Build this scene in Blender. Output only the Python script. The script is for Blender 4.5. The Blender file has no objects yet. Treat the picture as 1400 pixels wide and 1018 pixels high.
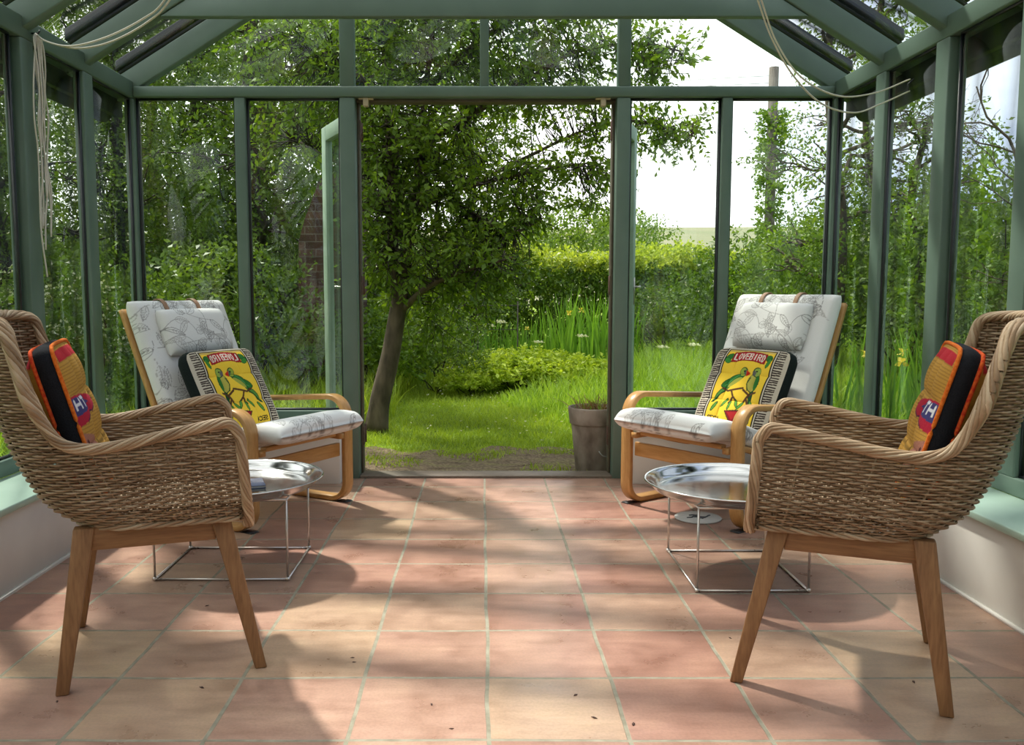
import bpy, math, random
import numpy as np
from mathutils import Vector, Matrix

SC = bpy.context.scene
COL = SC.collection
PI = math.pi
rng = np.random.default_rng(7)
random.seed(7)

# ------------------------------------------------------------------ helpers
def A(*p): return np.array(p, dtype=np.float64)

def tag(o, label=None, cat=None, group=None, kind=None):
    if label: o['label'] = label
    if cat: o['category'] = cat
    if group: o['group'] = group
    if kind: o['kind'] = kind
    return o

def empty(name, loc=(0, 0, 0), rotz=0.0, parent=None):
    o = bpy.data.objects.new(name, None)
    COL.objects.link(o)
    o.location = loc
    o.rotation_euler = (0, 0, rotz)
    o.empty_display_size = 0.1
    if parent: o.parent = parent
    return o

def np_mesh(name, V, F, mat=None, parent=None, smooth=False, cols=None, loc=None):
    """F: (n,k) index array or a list of such arrays with different k."""
    me = bpy.data.meshes.new(name)
    V = np.asarray(V, dtype=np.float32)
    Fs = F if isinstance(F, list) else [F]
    Fs = [np.asarray(f, dtype=np.int32) for f in Fs if len(f)]
    me.vertices.add(len(V))
    me.vertices.foreach_set('co', V.ravel())
    nl = sum(f.size for f in Fs)
    npoly = sum(len(f) for f in Fs)
    me.loops.add(nl)
    me.loops.foreach_set('vertex_index', np.concatenate([f.ravel() for f in Fs]))
    me.polygons.add(npoly)
    tot = np.concatenate([np.full(len(f), f.shape[1], dtype=np.int32) for f in Fs])
    st = np.concatenate([[0], np.cumsum(tot)[:-1]]).astype(np.int32)
    me.polygons.foreach_set('loop_start', st)
    me.polygons.foreach_set('loop_total', tot)
    if smooth:
        me.polygons.foreach_set('use_smooth', np.ones(npoly, dtype=bool))
    me.update(calc_edges=True)
    if cols is not None:
        ca = me.color_attributes.new('print', 'FLOAT_COLOR', 'POINT')
        c4 = np.ones((len(V), 4), dtype=np.float32)
        c4[:, :3] = cols
        ca.data.foreach_set('color', c4.ravel())
    if mat: me.materials.append(mat)
    o = bpy.data.objects.new(name, me)
    COL.objects.link(o)
    if parent: o.parent = parent
    if loc is not None: o.location = loc
    return o

class MB:
    """collects shapes into one mesh"""
    def __init__(s): s.V = []; s.F = {}; s.n = 0
    def add(s, V, F):
        V = np.asarray(V, dtype=np.float64)
        s.V.append(V)
        if isinstance(F, list) and len(F) and np.ndim(F[0]) == 1: F = np.asarray(F)
        for f in (F if isinstance(F, list) else [F]):
            f = np.asarray(f, dtype=np.int64)
            if len(f) == 0: continue
            s.F.setdefault(f.shape[1], []).append(f + s.n)
        s.n += len(V)
        return s
    def box(s, x0, x1, y0, y1, z0, z1):
        V = [(x, y, z) for x in (x0, x1) for y in (y0, y1) for z in (z0, z1)]
        return s.add(V, [[0, 1, 3, 2], [4, 6, 7, 5], [0, 4, 5, 1], [2, 3, 7, 6], [0, 2, 6, 4], [1, 5, 7, 3]])
    def prism(s, poly, axis, a, b):
        """polygon in the two other axes, extruded along axis from a to b (poly ccw or not)"""
        n = len(poly)
        def mk(p, t):
            if axis == 1: return (p[0], t, p[1])
            if axis == 0: return (t, p[0], p[1])
            return (p[0], p[1], t)
        V = [mk(p, a) for p in poly] + [mk(p, b) for p in poly]
        q = [[i, (i + 1) % n, n + (i + 1) % n, n + i] for i in range(n)]
        s.add(V, [q, [list(range(n))[::-1]], [list(range(n, 2 * n))]])
        return s
    def frustum(s, c0, h0, c1, h1):
        """tapered post: rectangle half sizes h0 at c0 to h1 at c1"""
        V = []
        for c, h in ((c0, h0), (c1, h1)):
            for sx, sy in ((-1, -1), (1, -1), (1, 1), (-1, 1)):
                V.append((c[0] + sx * h[0], c[1] + sy * h[1], c[2]))
        return s.add(V, [[0, 3, 2, 1], [4, 5, 6, 7], [0, 1, 5, 4], [1, 2, 6, 5], [2, 3, 7, 6], [3, 0, 4, 7]])
    def tube(s, pts, r, seg=6, cap=True, closed=False, flat=1.0):
        V, F, n = tube_arrays(pts, r, seg, closed, flat)
        s.add(V, [F])
        if cap and not closed:
            s.F.setdefault(seg, []).append(np.array([list(range(seg))[::-1]]) + s.n - n * seg)
            s.F.setdefault(seg, []).append(np.array([list(range(seg))]) + s.n - seg)
        return s
    def strip(s, pts, wdir, width, thick):
        """bent board: path pts, board width along wdir, thickness across both"""
        pts = np.asarray(pts, float); w = np.asarray(wdir, float); w = w / np.linalg.norm(w)
        t = np.gradient(pts, axis=0); t /= np.linalg.norm(t, axis=1)[:, None]
        nrm = np.cross(t, w); nrm /= np.linalg.norm(nrm, axis=1)[:, None]
        b = min(0.003, thick * .25)
        prof = []
        hw, ht = width / 2, thick / 2
        for (sx, sy) in ((-1, -1), (1, -1), (1, 1), (-1, 1)):
            if sx * sy > 0: prof += [(sx * hw, sy * (ht - b)), (sx * (hw - b), sy * ht)] if (sx > 0) else [(sx * hw, sy * (ht - b)), (sx * (hw - b), sy * ht)]
            else: prof += [(sx * (hw - b), sy * ht), (sx * hw, sy * (ht - b))]
        prof = np.array(prof); ang = np.arctan2(prof[:, 1] / ht, prof[:, 0] / hw); prof = prof[np.argsort(ang)]
        k = len(prof); n = len(pts)
        V = (pts[:, None, :] + prof[None, :, :1] * w[None, None, :] + prof[None, :, 1:] * nrm[:, None, :]).reshape(-1, 3)
        i = np.arange(n - 1)[:, None] * k; j = np.arange(k)[None, :]; j2 = (j + 1) % k
        F = np.stack([i + j, i + j2, i + k + j2, i + k + j], -1).reshape(-1, 4)
        s.add(V, [F, [list(range(k))[::-1]], [list(range((n - 1) * k, n * k))]])
        return s
    def lathe(s, prof, seg=48, cx=0, cy=0, close=False):
        prof = np.asarray(prof, float); n = len(prof)
        a = np.linspace(0, 2 * PI, seg, endpoint=False)
        V = np.stack([cx + prof[:, None, 0] * np.cos(a), cy + prof[:, None, 0] * np.sin(a), np.repeat(prof[:, 1:2], seg, 1)], -1).reshape(-1, 3)
        m = n if close else n - 1
        i = np.arange(m)[:, None]; j = np.arange(seg)[None, :]; j2 = (j + 1) % seg; i2 = (i + 1) % n
        F = np.stack([i * seg + j, i * seg + j2, i2 * seg + j2, i2 * seg + j], -1).reshape(-1, 4)
        s.add(V, [F])
        if not close:
            if prof[0, 0] > 1e-6: s.F.setdefault(seg, []).append(np.array([list(range(seg))[::-1]]) + s.n - n * seg)
            if prof[-1, 0] > 1e-6: s.F.setdefault(seg, []).append(np.array([list(range(seg))]) + s.n - seg)
        return s
    def build(s, name, mat, parent=None, smooth=False, bevel=0.0, seg=2, loc=None, auto=False):
        F = [np.concatenate(v) for v in s.F.values()]
        o = np_mesh(name, np.concatenate(s.V), F, mat, parent, smooth, loc=loc)
        if bevel:
            m = o.modifiers.new('soft', 'BEVEL'); m.width = bevel; m.segments = seg; m.limit_method = 'ANGLE'; m.angle_limit = 0.7
        return o

def tube_arrays(pts, r, seg=6, closed=False, flat=1.0):
    pts = np.asarray(pts, float); n = len(pts)
    r = np.broadcast_to(np.asarray(r, float), (n,))
    t = np.gradient(pts, axis=0) if not closed else (np.roll(pts, -1, 0) - np.roll(pts, 1, 0))
    t /= (np.linalg.norm(t, axis=1)[:, None] + 1e-12)
    ref = A(0, 0, 1) if abs(t[:, 2]).mean() < 0.8 else A(1, 0, 0)
    u = np.cross(t, ref); u /= (np.linalg.norm(u, axis=1)[:, None] + 1e-12)
    v = np.cross(u, t)
    a = np.linspace(0, 2 * PI, seg, endpoint=False)
    V = pts[:, None, :] + r[:, None, None] * (np.cos(a)[None, :, None] * u[:, None, :] * flat + np.sin(a)[None, :, None] * v[:, None, :])
    m = n if closed else n - 1
    i = np.arange(m)[:, None]; j = np.arange(seg)[None, :]; j2 = (j + 1) % seg; i2 = (i + 1) % n
    F = np.stack([i * seg + j, i * seg + j2, i2 * seg + j2, i2 * seg + j], -1).reshape(-1, 4)
    return V.reshape(-1, 3), F, n

def spline(P, n):
    """Catmull-Rom through points, n samples equally spaced"""
    P = np.asarray(P, float)
    Q = np.vstack([2 * P[0] - P[1], P, 2 * P[-1] - P[-2]])
    out = []
    for i in range(1, len(Q) - 2):
        t = np.linspace(0, 1, 40, endpoint=False)[:, None]
        p0, p1, p2, p3 = Q[i - 1], Q[i], Q[i + 1], Q[i + 2]
        out.append(.5 * (2 * p1 + (p2 - p0) * t + (2 * p0 - 5 * p1 + 4 * p2 - p3) * t ** 2 + (3 * p1 - p0 - 3 * p2 + p3) * t ** 3))
    out = np.vstack(out + [P[-1:]])
    d = np.concatenate([[0], np.cumsum(np.linalg.norm(np.diff(out, axis=0), axis=1))])
    s = np.linspace(0, d[-1], n)
    return np.stack([np.interp(s, d, out[:, k]) for k in range(P.shape[1])], 1)

def copy_tree(o, parent=None):
    c = o.copy(); COL.objects.link(c)
    if parent: c.parent = parent
    for ch in list(o.children): copy_tree(ch, c)
    return c

# ------------------------------------------------------------------ materials
def newmat(name):
    m = bpy.data.materials.new(name); m.use_nodes = True
    nt = m.node_tree; nt.nodes.clear()
    out = nt.nodes.new('ShaderNodeOutputMaterial')
    return m, nt, nt.nodes, nt.links, out

def bsdf(N, L, out, base=(.5, .5, .5), rough=.5, metal=0., spec=.5):
    b = N.new('ShaderNodeBsdfPrincipled')
    b.inputs['Base Color'].default_value = (*base, 1)
    b.inputs['Roughness'].default_value = rough
    b.inputs['Metallic'].default_value = metal
    b.inputs['Specular IOR Level'].default_value = spec
    L.new(b.outputs[0], out.inputs[0])
    return b

def ramp(N, pts):
    r = N.new('ShaderNodeValToRGB')
    e = r.color_ramp.elements
    while len(e) < len(pts): e.new(.5)
    for i, (p, c) in enumerate(pts):
        e[i].position = p; e[i].color = (*c, 1)
    return r

def mixrgb(N, L, fac, a, b, mode='MIX'):
    m = N.new('ShaderNodeMix'); m.data_type = 'RGBA'; m.blend_type = mode
    for sock, v in ((m.inputs['Factor'], fac), (m.inputs[6], a), (m.inputs[7], b)):
        if hasattr(v, 'is_linked') or hasattr(v, 'links'): L.new(v, sock)
        elif isinstance(v, (int, float)): sock.default_value = v
        else: sock.default_value = (*v, 1)
    return m.outputs[2]

def noise(N, L, scale, detail=3, rough=.5, coord=None, vscale=None, dist=0.):
    n = N.new('ShaderNodeTexNoise')
    n.inputs['Scale'].default_value = scale; n.inputs['Detail'].default_value = detail
    n.inputs['Roughness'].default_value = rough; n.inputs['Distortion'].default_value = dist
    if coord is None:
        coord = N.new('ShaderNodeTexCoord').outputs['Object']
    if vscale:
        mp = N.new('ShaderNodeMapping'); mp.inputs['Scale'].default_value = vscale
        L.new(coord, mp.inputs[0]); coord = mp.outputs[0]
    L.new(coord, n.inputs['Vector'])
    return n.outputs[0]

def bump(N, L, h, strength=.3, dist=.01):
    b = N.new('ShaderNodeBump'); b.inputs['Strength'].default_value = strength; b.inputs['Distance'].default_value = dist
    L.new(h, b.inputs['Height'])
    return b.outputs[0]

def m_noise(name, c1, c2, scale=8, rough=.5, metal=0, vscale=None, bmp=0, bdist=.005, spec=.5, detail=4, lo=.35, hi=.65):
    m, nt, N, L, out = newmat(name)
    b = bsdf(N, L, out, c1, rough, metal, spec)
    f = noise(N, L, scale, detail, vscale=vscale)
    r = ramp(N, [(lo, c1), (hi, c2)]); L.new(f, r.inputs[0]); L.new(r.outputs[0], b.inputs['Base Color'])
    if bmp: L.new(bump(N, L, f, bmp, bdist), b.inputs['Normal'])
    return m

def m_print(name, rough=.9, weave=900, bstr=.15):
    m, nt, N, L, out = newmat(name)
    b = bsdf(N, L, out, (.8, .8, .8), rough, 0, .15)
    a = N.new('ShaderNodeVertexColor'); a.layer_name = 'print'
    f = noise(N, L, weave, 2)
    r = ramp(N, [(.3, (.86, .86, .86)), (.7, (1, 1, 1))]); L.new(f, r.inputs[0])
    L.new(mixrgb(N, L, 1.0, a.outputs[0], r.outputs[0], 'MULTIPLY'), b.inputs['Base Color'])
    L.new(bump(N, L, f, bstr, .002), b.inputs['Normal'])
    return m

def m_leaf(name, c1, c2, c3, trans=.45, rough=.45, scale=1.2):
    """leaf: diffuse + translucent, hue varies from leaf to leaf"""
    m, nt, N, L, out = newmat(name)
    geo = N.new('ShaderNodeNewGeometry')
    r = ramp(N, [(0, c1), (.5, c2), (1, c3)])
    f = noise(N, L, scale, 2, coord=geo.outputs['Position'])
    mx = N.new('ShaderNodeMath'); mx.operation = 'ADD'
    m1 = N.new('ShaderNodeMath'); m1.operation = 'MULTIPLY_ADD'; m1.inputs[1].default_value = .9; m1.inputs[2].default_value = -.2
    L.new(f, m1.inputs[0])
    m2 = N.new('ShaderNodeMath'); m2.operation = 'MULTIPLY'; m2.inputs[1].default_value = .5
    L.new(geo.outputs['Random Per Island'], m2.inputs[0])
    L.new(m1.outputs[0], mx.inputs[0]); L.new(m2.outputs[0], mx.inputs[1])
    L.new(mx.outputs[0], r.inputs[0])
    p = N.new('ShaderNodeBsdfPrincipled'); p.inputs['Roughness'].default_value = rough; p.inputs['Specular IOR Level'].default_value = .35
    t = N.new('ShaderNodeBsdfTranslucent')
    L.new(r.outputs[0], p.inputs['Base Color'])
    tc = mixrgb(N, L, 1.0, r.outputs[0], (1.25, 1.2, .55), 'MULTIPLY')
    L.new(tc, t.inputs['Color'])
    ms = N.new('ShaderNodeMixShader'); ms.inputs[0].default_value = trans
    L.new(p.outputs[0], ms.inputs[1]); L.new(t.outputs[0], ms.inputs[2]); L.new(ms.outputs[0], out.inputs[0])
    return m

def m_glass(name, tint=(.93, .96, .94), gain=1.0):
    m, nt, N, L, out = newmat(name)
    tr = N.new('ShaderNodeBsdfTransparent'); tr.inputs[0].default_value = (*tint, 1)
    gl = N.new('ShaderNodeBsdfGlossy'); gl.inputs['Roughness'].default_value = .0; gl.inputs[0].default_value = (.9, .95, .92, 1)
    lw = N.new('ShaderNodeLayerWeight'); lw.inputs[0].default_value = .5
    pw = N.new('ShaderNodeMath'); pw.operation = 'POWER'; pw.inputs[1].default_value = 5.0; L.new(lw.outputs['Facing'], pw.inputs[0])
    mu = N.new('ShaderNodeMath'); mu.operation = 'MULTIPLY_ADD'; mu.inputs[1].default_value = .93 * gain; mu.inputs[2].default_value = .042 * gain
    L.new(pw.outputs[0], mu.inputs[0])
    ms = N.new('ShaderNodeMixShader'); L.new(mu.outputs[0], ms.inputs[0])
    L.new(tr.outputs[0], ms.inputs[1]); L.new(gl.outputs[0], ms.inputs[2]); L.new(ms.outputs[0], out.inputs[0])
    return m

M = {}
def build_materials():
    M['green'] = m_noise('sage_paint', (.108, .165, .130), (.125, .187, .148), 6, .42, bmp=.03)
    M['green_lit'] = m_noise('sage_paint_lit', (.30, .41, .31), (.36, .47, .37), 9, .5, bmp=.05)  # frame green made paler: sky light on the open door leaves, put into the colour
    M['sill'] = m_noise('sill_paint_lit', (.33, .46, .38), (.38, .51, .43), 5, .35, bmp=.03)  # sill green lightened, the reflected light is part of this colour
    M['plaster'] = m_noise('cream_plaster', (.60, .57, .53), (.68, .65, .60), 3, .85, bmp=.12, bdist=.004)
    M['black'] = m_noise('black_gasket', (.006, .008, .011), (.012, .014, .018), 20, .35)
    M['glazbar'] = m_noise('dark_glazing_bar', (.006, .008, .013), (.013, .017, .024), 12, .3)
    M['gutter'] = m_noise('mossy_gutter', (.018, .022, .012), (.035, .045, .02), 14, .6)
    M['glass'] = m_glass('window_glass', gain=.6)
    M['roofglass'] = m_glass('roof_glass', (.95, .97, .96))
    M['rust'] = m_noise('rusty_hinge', (.055, .022, .014), (.12, .06, .045), 60, .7, bmp=.3)
    M['cream'] = m_noise('cream_plastic', (.5, .42, .3), (.6, .5, .36), 20, .5)
    M['thresh'] = m_noise('threshold_timber', (.10, .075, .055), (.17, .135, .1), 40, .6, vscale=(1, 8, 8))
    M['jamb'] = m_noise('brown_jamb', (.075, .065, .042), (.10, .085, .055), 30, .6)
    M['wicker'] = m_wicker()
    M['wicker_edge'] = m_wicker('wicker_border', 1.2)
    M['teak'] = m_wood('teak_upright', (.19, .092, .040), (.32, .17, .076), rough=.5, gr=(8, 8, .7))
    M['teak_h'] = m_wood('teak_rail', (.19, .092, .040), (.32, .17, .076), rough=.5, gr=(.7, 8, 8))
    M['birch_y'] = m_wood('birch_rail', (.43, .22, .068), (.56, .315, .115), rough=.35, scale=6, gr=(8, .7, 8))
    M['birch'] = m_wood('birch_bentwood', (.43, .22, .068), (.56, .315, .115), rough=.35, scale=9)
    M['foot'] = m_noise('black_foot', (.012, .013, .015), (.02, .02, .022), 30, .5)
    M['toile'] = m_print('leaf_print_cotton', .9, 700, .1)
    M['needle'] = m_print('needlepoint', .95, 500, .3)
    M['knit'] = m_print('knitted_wool', .95, 260, .5)
    M['blackcloth'] = m_noise('black_cloth', (.006, .0065, .009), (.012, .013, .018), 300, .9, bmp=.2, spec=.2)
    M['navy'] = m_noise('dark_velvet', (.004, .008, .008), (.009, .016, .015), 300, .85, bmp=.2, spec=.2)
    M['redtrim'] = m_noise('red_orange_trim', (.50, .028, .012), (.66, .12, .02), 110, .9, bmp=.5, spec=.2)
    M['orange'] = m_noise('orange_trim', (.60, .11, .012), (.75, .20, .03), 120, .9, bmp=.5, spec=.2)
    M['leather'] = m_noise('tan_leather', (.26, .14, .075), (.33, .19, .11), 60, .6)
    M['chrome'] = m_metal('polished_steel', (.56, .555, .55), .11)
    M['wire'] = m_metal('steel_rod', (.62, .58, .55), .34)
    M['cord'] = m_noise('cotton_cord', (.64, .60, .53), (.74, .70, .62), 300, .9)
    M['paper'] = m_noise('page_paper', (.7, .68, .62), (.75, .73, .68), 50, .8)
    M['bookcover'] = m_noise('blue_cover', (.05, .06, .12), (.16, .17, .24), 18, .25)
    M['disc'] = m_noise('pale_grey_disc', (.42, .42, .40), (.48, .48, .46), 40, .6)
    M['ink'] = m_noise('dark_ink', (.03, .035, .045), (.05, .055, .065), 40, .6)
    M['bark'] = m_noise('bark', (.050, .038, .022), (.13, .10, .065), 14, .9, vscale=(1, 1, .35), bmp=.6, bdist=.02)
    M['bark_dark'] = m_noise('dark_bark', (.022, .017, .011), (.05, .04, .026), 14, .9, vscale=(1, 1, .35), bmp=.5, bdist=.02)
    M['leaf_tree'] = m_leaf('fruit_tree_leaf', (.05, .105, .008), (.13, .23, .018), (.27, .41, .04), .42)
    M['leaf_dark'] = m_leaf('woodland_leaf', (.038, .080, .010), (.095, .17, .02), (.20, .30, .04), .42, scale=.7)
    M['leaf_mid'] = m_leaf('shrub_leaf', (.045, .10, .010), (.12, .22, .022), (.25, .38, .045), .42)
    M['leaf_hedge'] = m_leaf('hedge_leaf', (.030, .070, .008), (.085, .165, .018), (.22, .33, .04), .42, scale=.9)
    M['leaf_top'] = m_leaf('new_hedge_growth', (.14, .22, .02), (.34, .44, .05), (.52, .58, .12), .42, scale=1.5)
    M['leaf_bright'] = m_leaf('bright_shrub_leaf', (.17, .28, .018), (.42, .56, .05), (.66, .76, .11), .4, scale=3)
    M['leaf_wispy'] = m_leaf('wispy_leaf', (.05, .105, .014), (.13, .22, .032), (.24, .34, .055), .45)
    M['iris_leaf'] = m_leaf('iris_blade', (.07, .18, .018), (.16, .34, .035), (.28, .48, .06), .4)
    M['grass'] = m_leaf('grass_blade', (.18, .27, .022), (.33, .45, .042), (.50, .61, .085), .4, scale=.8)
    M['meadow'] = m_leaf('meadow_blade', (.15, .28, .025), (.31, .48, .055), (.50, .66, .12), .4, scale=.8)
    M['dry'] = m_leaf('dry_stalk', (.20, .10, .045), (.30, .17, .08), (.36, .24, .13), .2)
    M['petal_y'] = m_leaf('yellow_petal', (.75, .55, .03), (.85, .68, .08), (.9, .8, .3), .3)
    M['petal_w'] = m_leaf('white_petal', (.62, .65, .5), (.75, .76, .62), (.85, .85, .75), .3)
    M['ground'] = m_ground()
    M['dirt'] = m_dirt()
    M['hill'] = m_noise('far_field', (.17, .19, .09), (.24, .23, .13), .08, .95)
    M['pot'] = m_noise('weathered_pot', (.17, .13, .10), (.40, .34, .285), 9, .9, vscale=(1, 1, .6), bmp=.5, bdist=.01)
    M['soil'] = m_noise('soil', (.04, .028, .018), (.09, .06, .04), 30, .95, bmp=.6)
    M['pole'] = m_noise('grey_pole', (.10, .085, .07), (.17, .15, .13), 10, .9, vscale=(4, 4, .3))
    M['brick'] = m_brick()
    M['fence'] = m_noise('fence_post', (.05, .045, .035), (.09, .08, .065), 20, .9)
    M['floor'] = m_tiles()

def m_wicker(name='wicker', g=1.0):
    m, nt, N, L, out = newmat(name)
    b = bsdf(N, L, out, (.3, .2, .12), .5, 0, .3)
    geo = N.new('ShaderNodeNewGeometry')
    f = noise(N, L, 14, 3)
    f2 = noise(N, L, 140, 2)
    r = ramp(N, [(.25, (.19 * g, .118 * g, .066 * g)), (.55, (.32 * g, .215 * g, .13 * g)), (.8, (.45 * g, .345 * g, .235 * g))])
    ad = N.new('ShaderNodeMath'); ad.operation = 'MULTIPLY_ADD'; ad.inputs[1].default_value = .5
    L.new(geo.outputs['Random Per Island'], ad.inputs[0])
    h = N.new('ShaderNodeMath'); h.operation = 'MULTIPLY'; h.inputs[1].default_value = .55
    L.new(f, h.inputs[0]); L.new(h.outputs[0], ad.inputs[2])
    L.new(ad.outputs[0], r.inputs[0])
    L.new(r.outputs[0], b.inputs['Base Color'])
    L.new(bump(N, L, f2, .3, .003), b.inputs['Normal'])
    return m

def m_wood(name, c1, c2, rough=.45, scale=7, gr=(1.2, 9, 1.2)):
    m, nt, N, L, out = newmat(name)
    b = bsdf(N, L, out, c1, rough, 0, .4)
    tc = N.new('ShaderNodeTexCoord')
    f = noise(N, L, scale, 5, .6, coord=tc.outputs['Object'], vscale=gr, dist=.6)
    f2 = noise(N, L, 16, 3, coord=tc.outputs['Object'], vscale=tuple(g * 1.5 for g in gr))
    ad = N.new('ShaderNodeMath'); ad.operation = 'MULTIPLY_ADD'; ad.inputs[1].default_value = .4; L.new(f2, ad.inputs[0])
    h = N.new('ShaderNodeMath'); h.operation = 'MULTIPLY'; h.inputs[1].default_value = .6; L.new(f, h.inputs[0]); L.new(h.outputs[0], ad.inputs[2])
    r = ramp(N, [(.36, c1), (.64, c2)]); L.new(ad.outputs[0], r.inputs[0]); L.new(r.outputs[0], b.inputs['Base Color'])
    L.new(bump(N, L, f2, .08, .002), b.inputs['Normal'])
    return m

def m_metal(name, c, rough):
    m, nt, N, L, out = newmat(name)
    b = bsdf(N, L, out, c, rough, 1.0)
    f = noise(N, L, 30, 4)
    r = ramp(N, [(.35, (rough * .8,) * 3), (.7, (rough * 1.5,) * 3)]); L.new(f, r.inputs[0]); L.new(r.outputs[0], b.inputs['Roughness'])
    return m

def m_ground():
    m, nt, N, L, out = newmat('lawn_ground')
    b = bsdf(N, L, out, (.1, .2, .02), .95, 0, .1)
    f = noise(N, L, 1.6, 5); f2 = noise(N, L, 26, 4)
    r = ramp(N, [(.3, (.11, .16, .025)), (.5, (.19, .30, .03)), (.72, (.28, .42, .045))]); L.new(f, r.inputs[0])
    r2 = ramp(N, [(.35, (.55, .55, .5)), (.6, (1, 1, 1))]); L.new(f2, r2.inputs[0])
    L.new(mixrgb(N, L, 1.0, r.outputs[0], r2.outputs[0], 'MULTIPLY'), b.inputs['Base Color'])
    L.new(bump(N, L, f2, .6, .03), b.inputs['Normal'])
    return m

def m_dirt():
    m, nt, N, L, out = newmat('bare_earth')
    b = bsdf(N, L, out, (.1, .08, .05), .95, 0, .1)
    f = noise(N, L, 9, 6, .65, vscale=(.5, 2.0, 1)); f2 = noise(N, L, 60, 4)
    r = ramp(N, [(.3, (.12, .088, .05)), (.5, (.25, .19, .125)), (.68, (.24, .22, .09)), (.82, (.2, .27, .06))]); L.new(f, r.inputs[0])
    r2 = ramp(N, [(.35, (.6, .6, .6)), (.65, (1.15, 1.15, 1.15))]); L.new(f2, r2.inputs[0])
    L.new(mixrgb(N, L, 1.0, r.outputs[0], r2.outputs[0], 'MULTIPLY'), b.inputs['Base Color'])
    L.new(bump(N, L, f2, .8, .03), b.inputs['Normal'])
    return m

def m_brick():
    m, nt, N, L, out = newmat('old_brick')
    b = bsdf(N, L, out, (.2, .1, .07), .9, 0, .2)
    tc = N.new('ShaderNodeTexCoord')
    mp = N.new('ShaderNodeMapping'); mp.inputs['Rotation'].default_value = (PI / 2, 0, 0)
    L.new(tc.outputs['Object'], mp.inputs[0])
    br = N.new('ShaderNodeTexBrick'); br.inputs['Scale'].default_value = 1.0
    br.inputs['Brick Width'].default_value = .22; br.inputs['Row Height'].default_value = .075; br.inputs['Mortar Size'].default_value = .006
    br.inputs['Color1'].default_value = (.055, .028, .020, 1); br.inputs['Color2'].default_value = (.095, .052, .038, 1); br.inputs['Mortar'].default_value = (.11, .09, .075, 1)
    L.new(mp.outputs[0], br.inputs['Vector'])
    f = noise(N, L, 7, 4)
    r = ramp(N, [(.3, (.6, .6, .6)), (.7, (1.2, 1.15, 1.1))]); L.new(f, r.inputs[0])
    L.new(mixrgb(N, L, 1.0, br.outputs[0], r.outputs[0], 'MULTIPLY'), b.inputs['Base Color'])
    return m

TILE = .33
def m_tiles():
    m, nt, N, L, out = newmat('terracotta_tiles')
    b = bsdf(N, L, out, (.5, .28, .2), .4, 0, .5)
    tc = N.new('ShaderNodeTexCoord')
    # slightly hand-laid joints
    nz = N.new('ShaderNodeTexNoise'); nz.inputs['Scale'].default_value = 2.2; nz.inputs['Detail'].default_value = 3
    L.new(tc.outputs['Object'], nz.inputs['Vector'])
    sub = N.new('ShaderNodeVectorMath'); sub.operation = 'SUBTRACT'; sub.inputs[1].default_value = (.5, .5, .5); L.new(nz.outputs['Color'], sub.inputs[0])
    sc = N.new('ShaderNodeVectorMath'); sc.operation = 'SCALE'; sc.inputs['Scale'].default_value = .022; L.new(sub.outputs[0], sc.inputs[0])
    ad = N.new('ShaderNodeVectorMath'); ad.operation = 'ADD'; L.new(tc.outputs['Object'], ad.inputs[0]); L.new(sc.outputs[0], ad.inputs[1])
    mp = N.new('ShaderNodeMapping'); mp.inputs['Location'].default_value = (10 * TILE - .0155, 10 * TILE - 4.588 % TILE, 0)
    L.new(ad.outputs[0], mp.inputs[0])
    br = N.new('ShaderNodeTexBrick'); br.offset = 0.0; br.squash = 1.0
    br.inputs['Scale'].default_value = 1.0; br.inputs['Brick Width'].default_value = TILE; br.inputs['Row Height'].default_value = TILE
    br.inputs['Mortar Size'].default_value = .0060; br.inputs['Mortar Smooth'].default_value = .25; br.inputs['Bias'].default_value = 0
    br.inputs['Color1'].default_value = (0, 0, 0, 1); br.inputs['Color2'].default_value = (1, 1, 1, 1); br.inputs['Mortar'].default_value = (.5, .5, .5, 1)
    L.new(mp.outputs[0], br.inputs['Vector'])
    tile = ramp(N, [(0, (.43, .225, .172)), (.3, (.48, .272, .208)), (.62, (.505, .305, .232)), (.86, (.53, .345, .245)), (1, (.54, .375, .25))])
    L.new(br.outputs['Color'], tile.inputs[0])
    cloud = noise(N, L, 5.5, 5, .6)
    cr = ramp(N, [(.28, (.80, .76, .74)), (.5, (1, 1, 1)), (.72, (1.12, 1.16, 1.10))]); L.new(cloud, cr.inputs[0])
    c1 = mixrgb(N, L, 1.0, tile.outputs[0], cr.outputs[0], 'MULTIPLY')
    # brushed streaks along each tile
    st = noise(N, L, 12, 4, .6, vscale=(.45, 2.2, 1))
    sr = ramp(N, [(.35, (.90, .88, .86)), (.62, (1.06, 1.06, 1.06))]); L.new(st, sr.inputs[0])
    c2 = mixrgb(N, L, 1.0, c1, sr.outputs[0], 'MULTIPLY')
    fine = noise(N, L, 130, 3)
    fr = ramp(N, [(.35, (.9, .9, .9)), (.6, (1.02, 1.02, 1.02))]); L.new(fine, fr.inputs[0])
    c3 = mixrgb(N, L, 1.0, c2, fr.outputs[0], 'MULTIPLY')
    gn = noise(N, L, 25, 3)
    gr = ramp(N, [(.3, (.24, .215, .155)), (.7, (.38, .345, .26))]); L.new(gn, gr.inputs[0])
    c4 = mixrgb(N, L, br.outputs['Fac'], c3, gr.outputs[0])
    L.new(c4, b.inputs['Base Color'])
    rr = ramp(N, [(.3, (.24,) * 3), (.7, (.46,) * 3)]); L.new(cloud, rr.inputs[0])
    L.new(mixrgb(N, L, br.outputs['Fac'], rr.outputs[0], (.9, .9, .9)), b.inputs['Roughness'])
    inv = N.new('ShaderNodeMath'); inv.operation = 'MULTIPLY_ADD'; inv.inputs[1].default_value = -1; inv.inputs[2].default_value = 1; L.new(br.outputs['Fac'], inv.inputs[0])
    L.new(bump(N, L, inv.outputs[0], .4, .005), b.inputs['Normal'])
    return m

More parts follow.
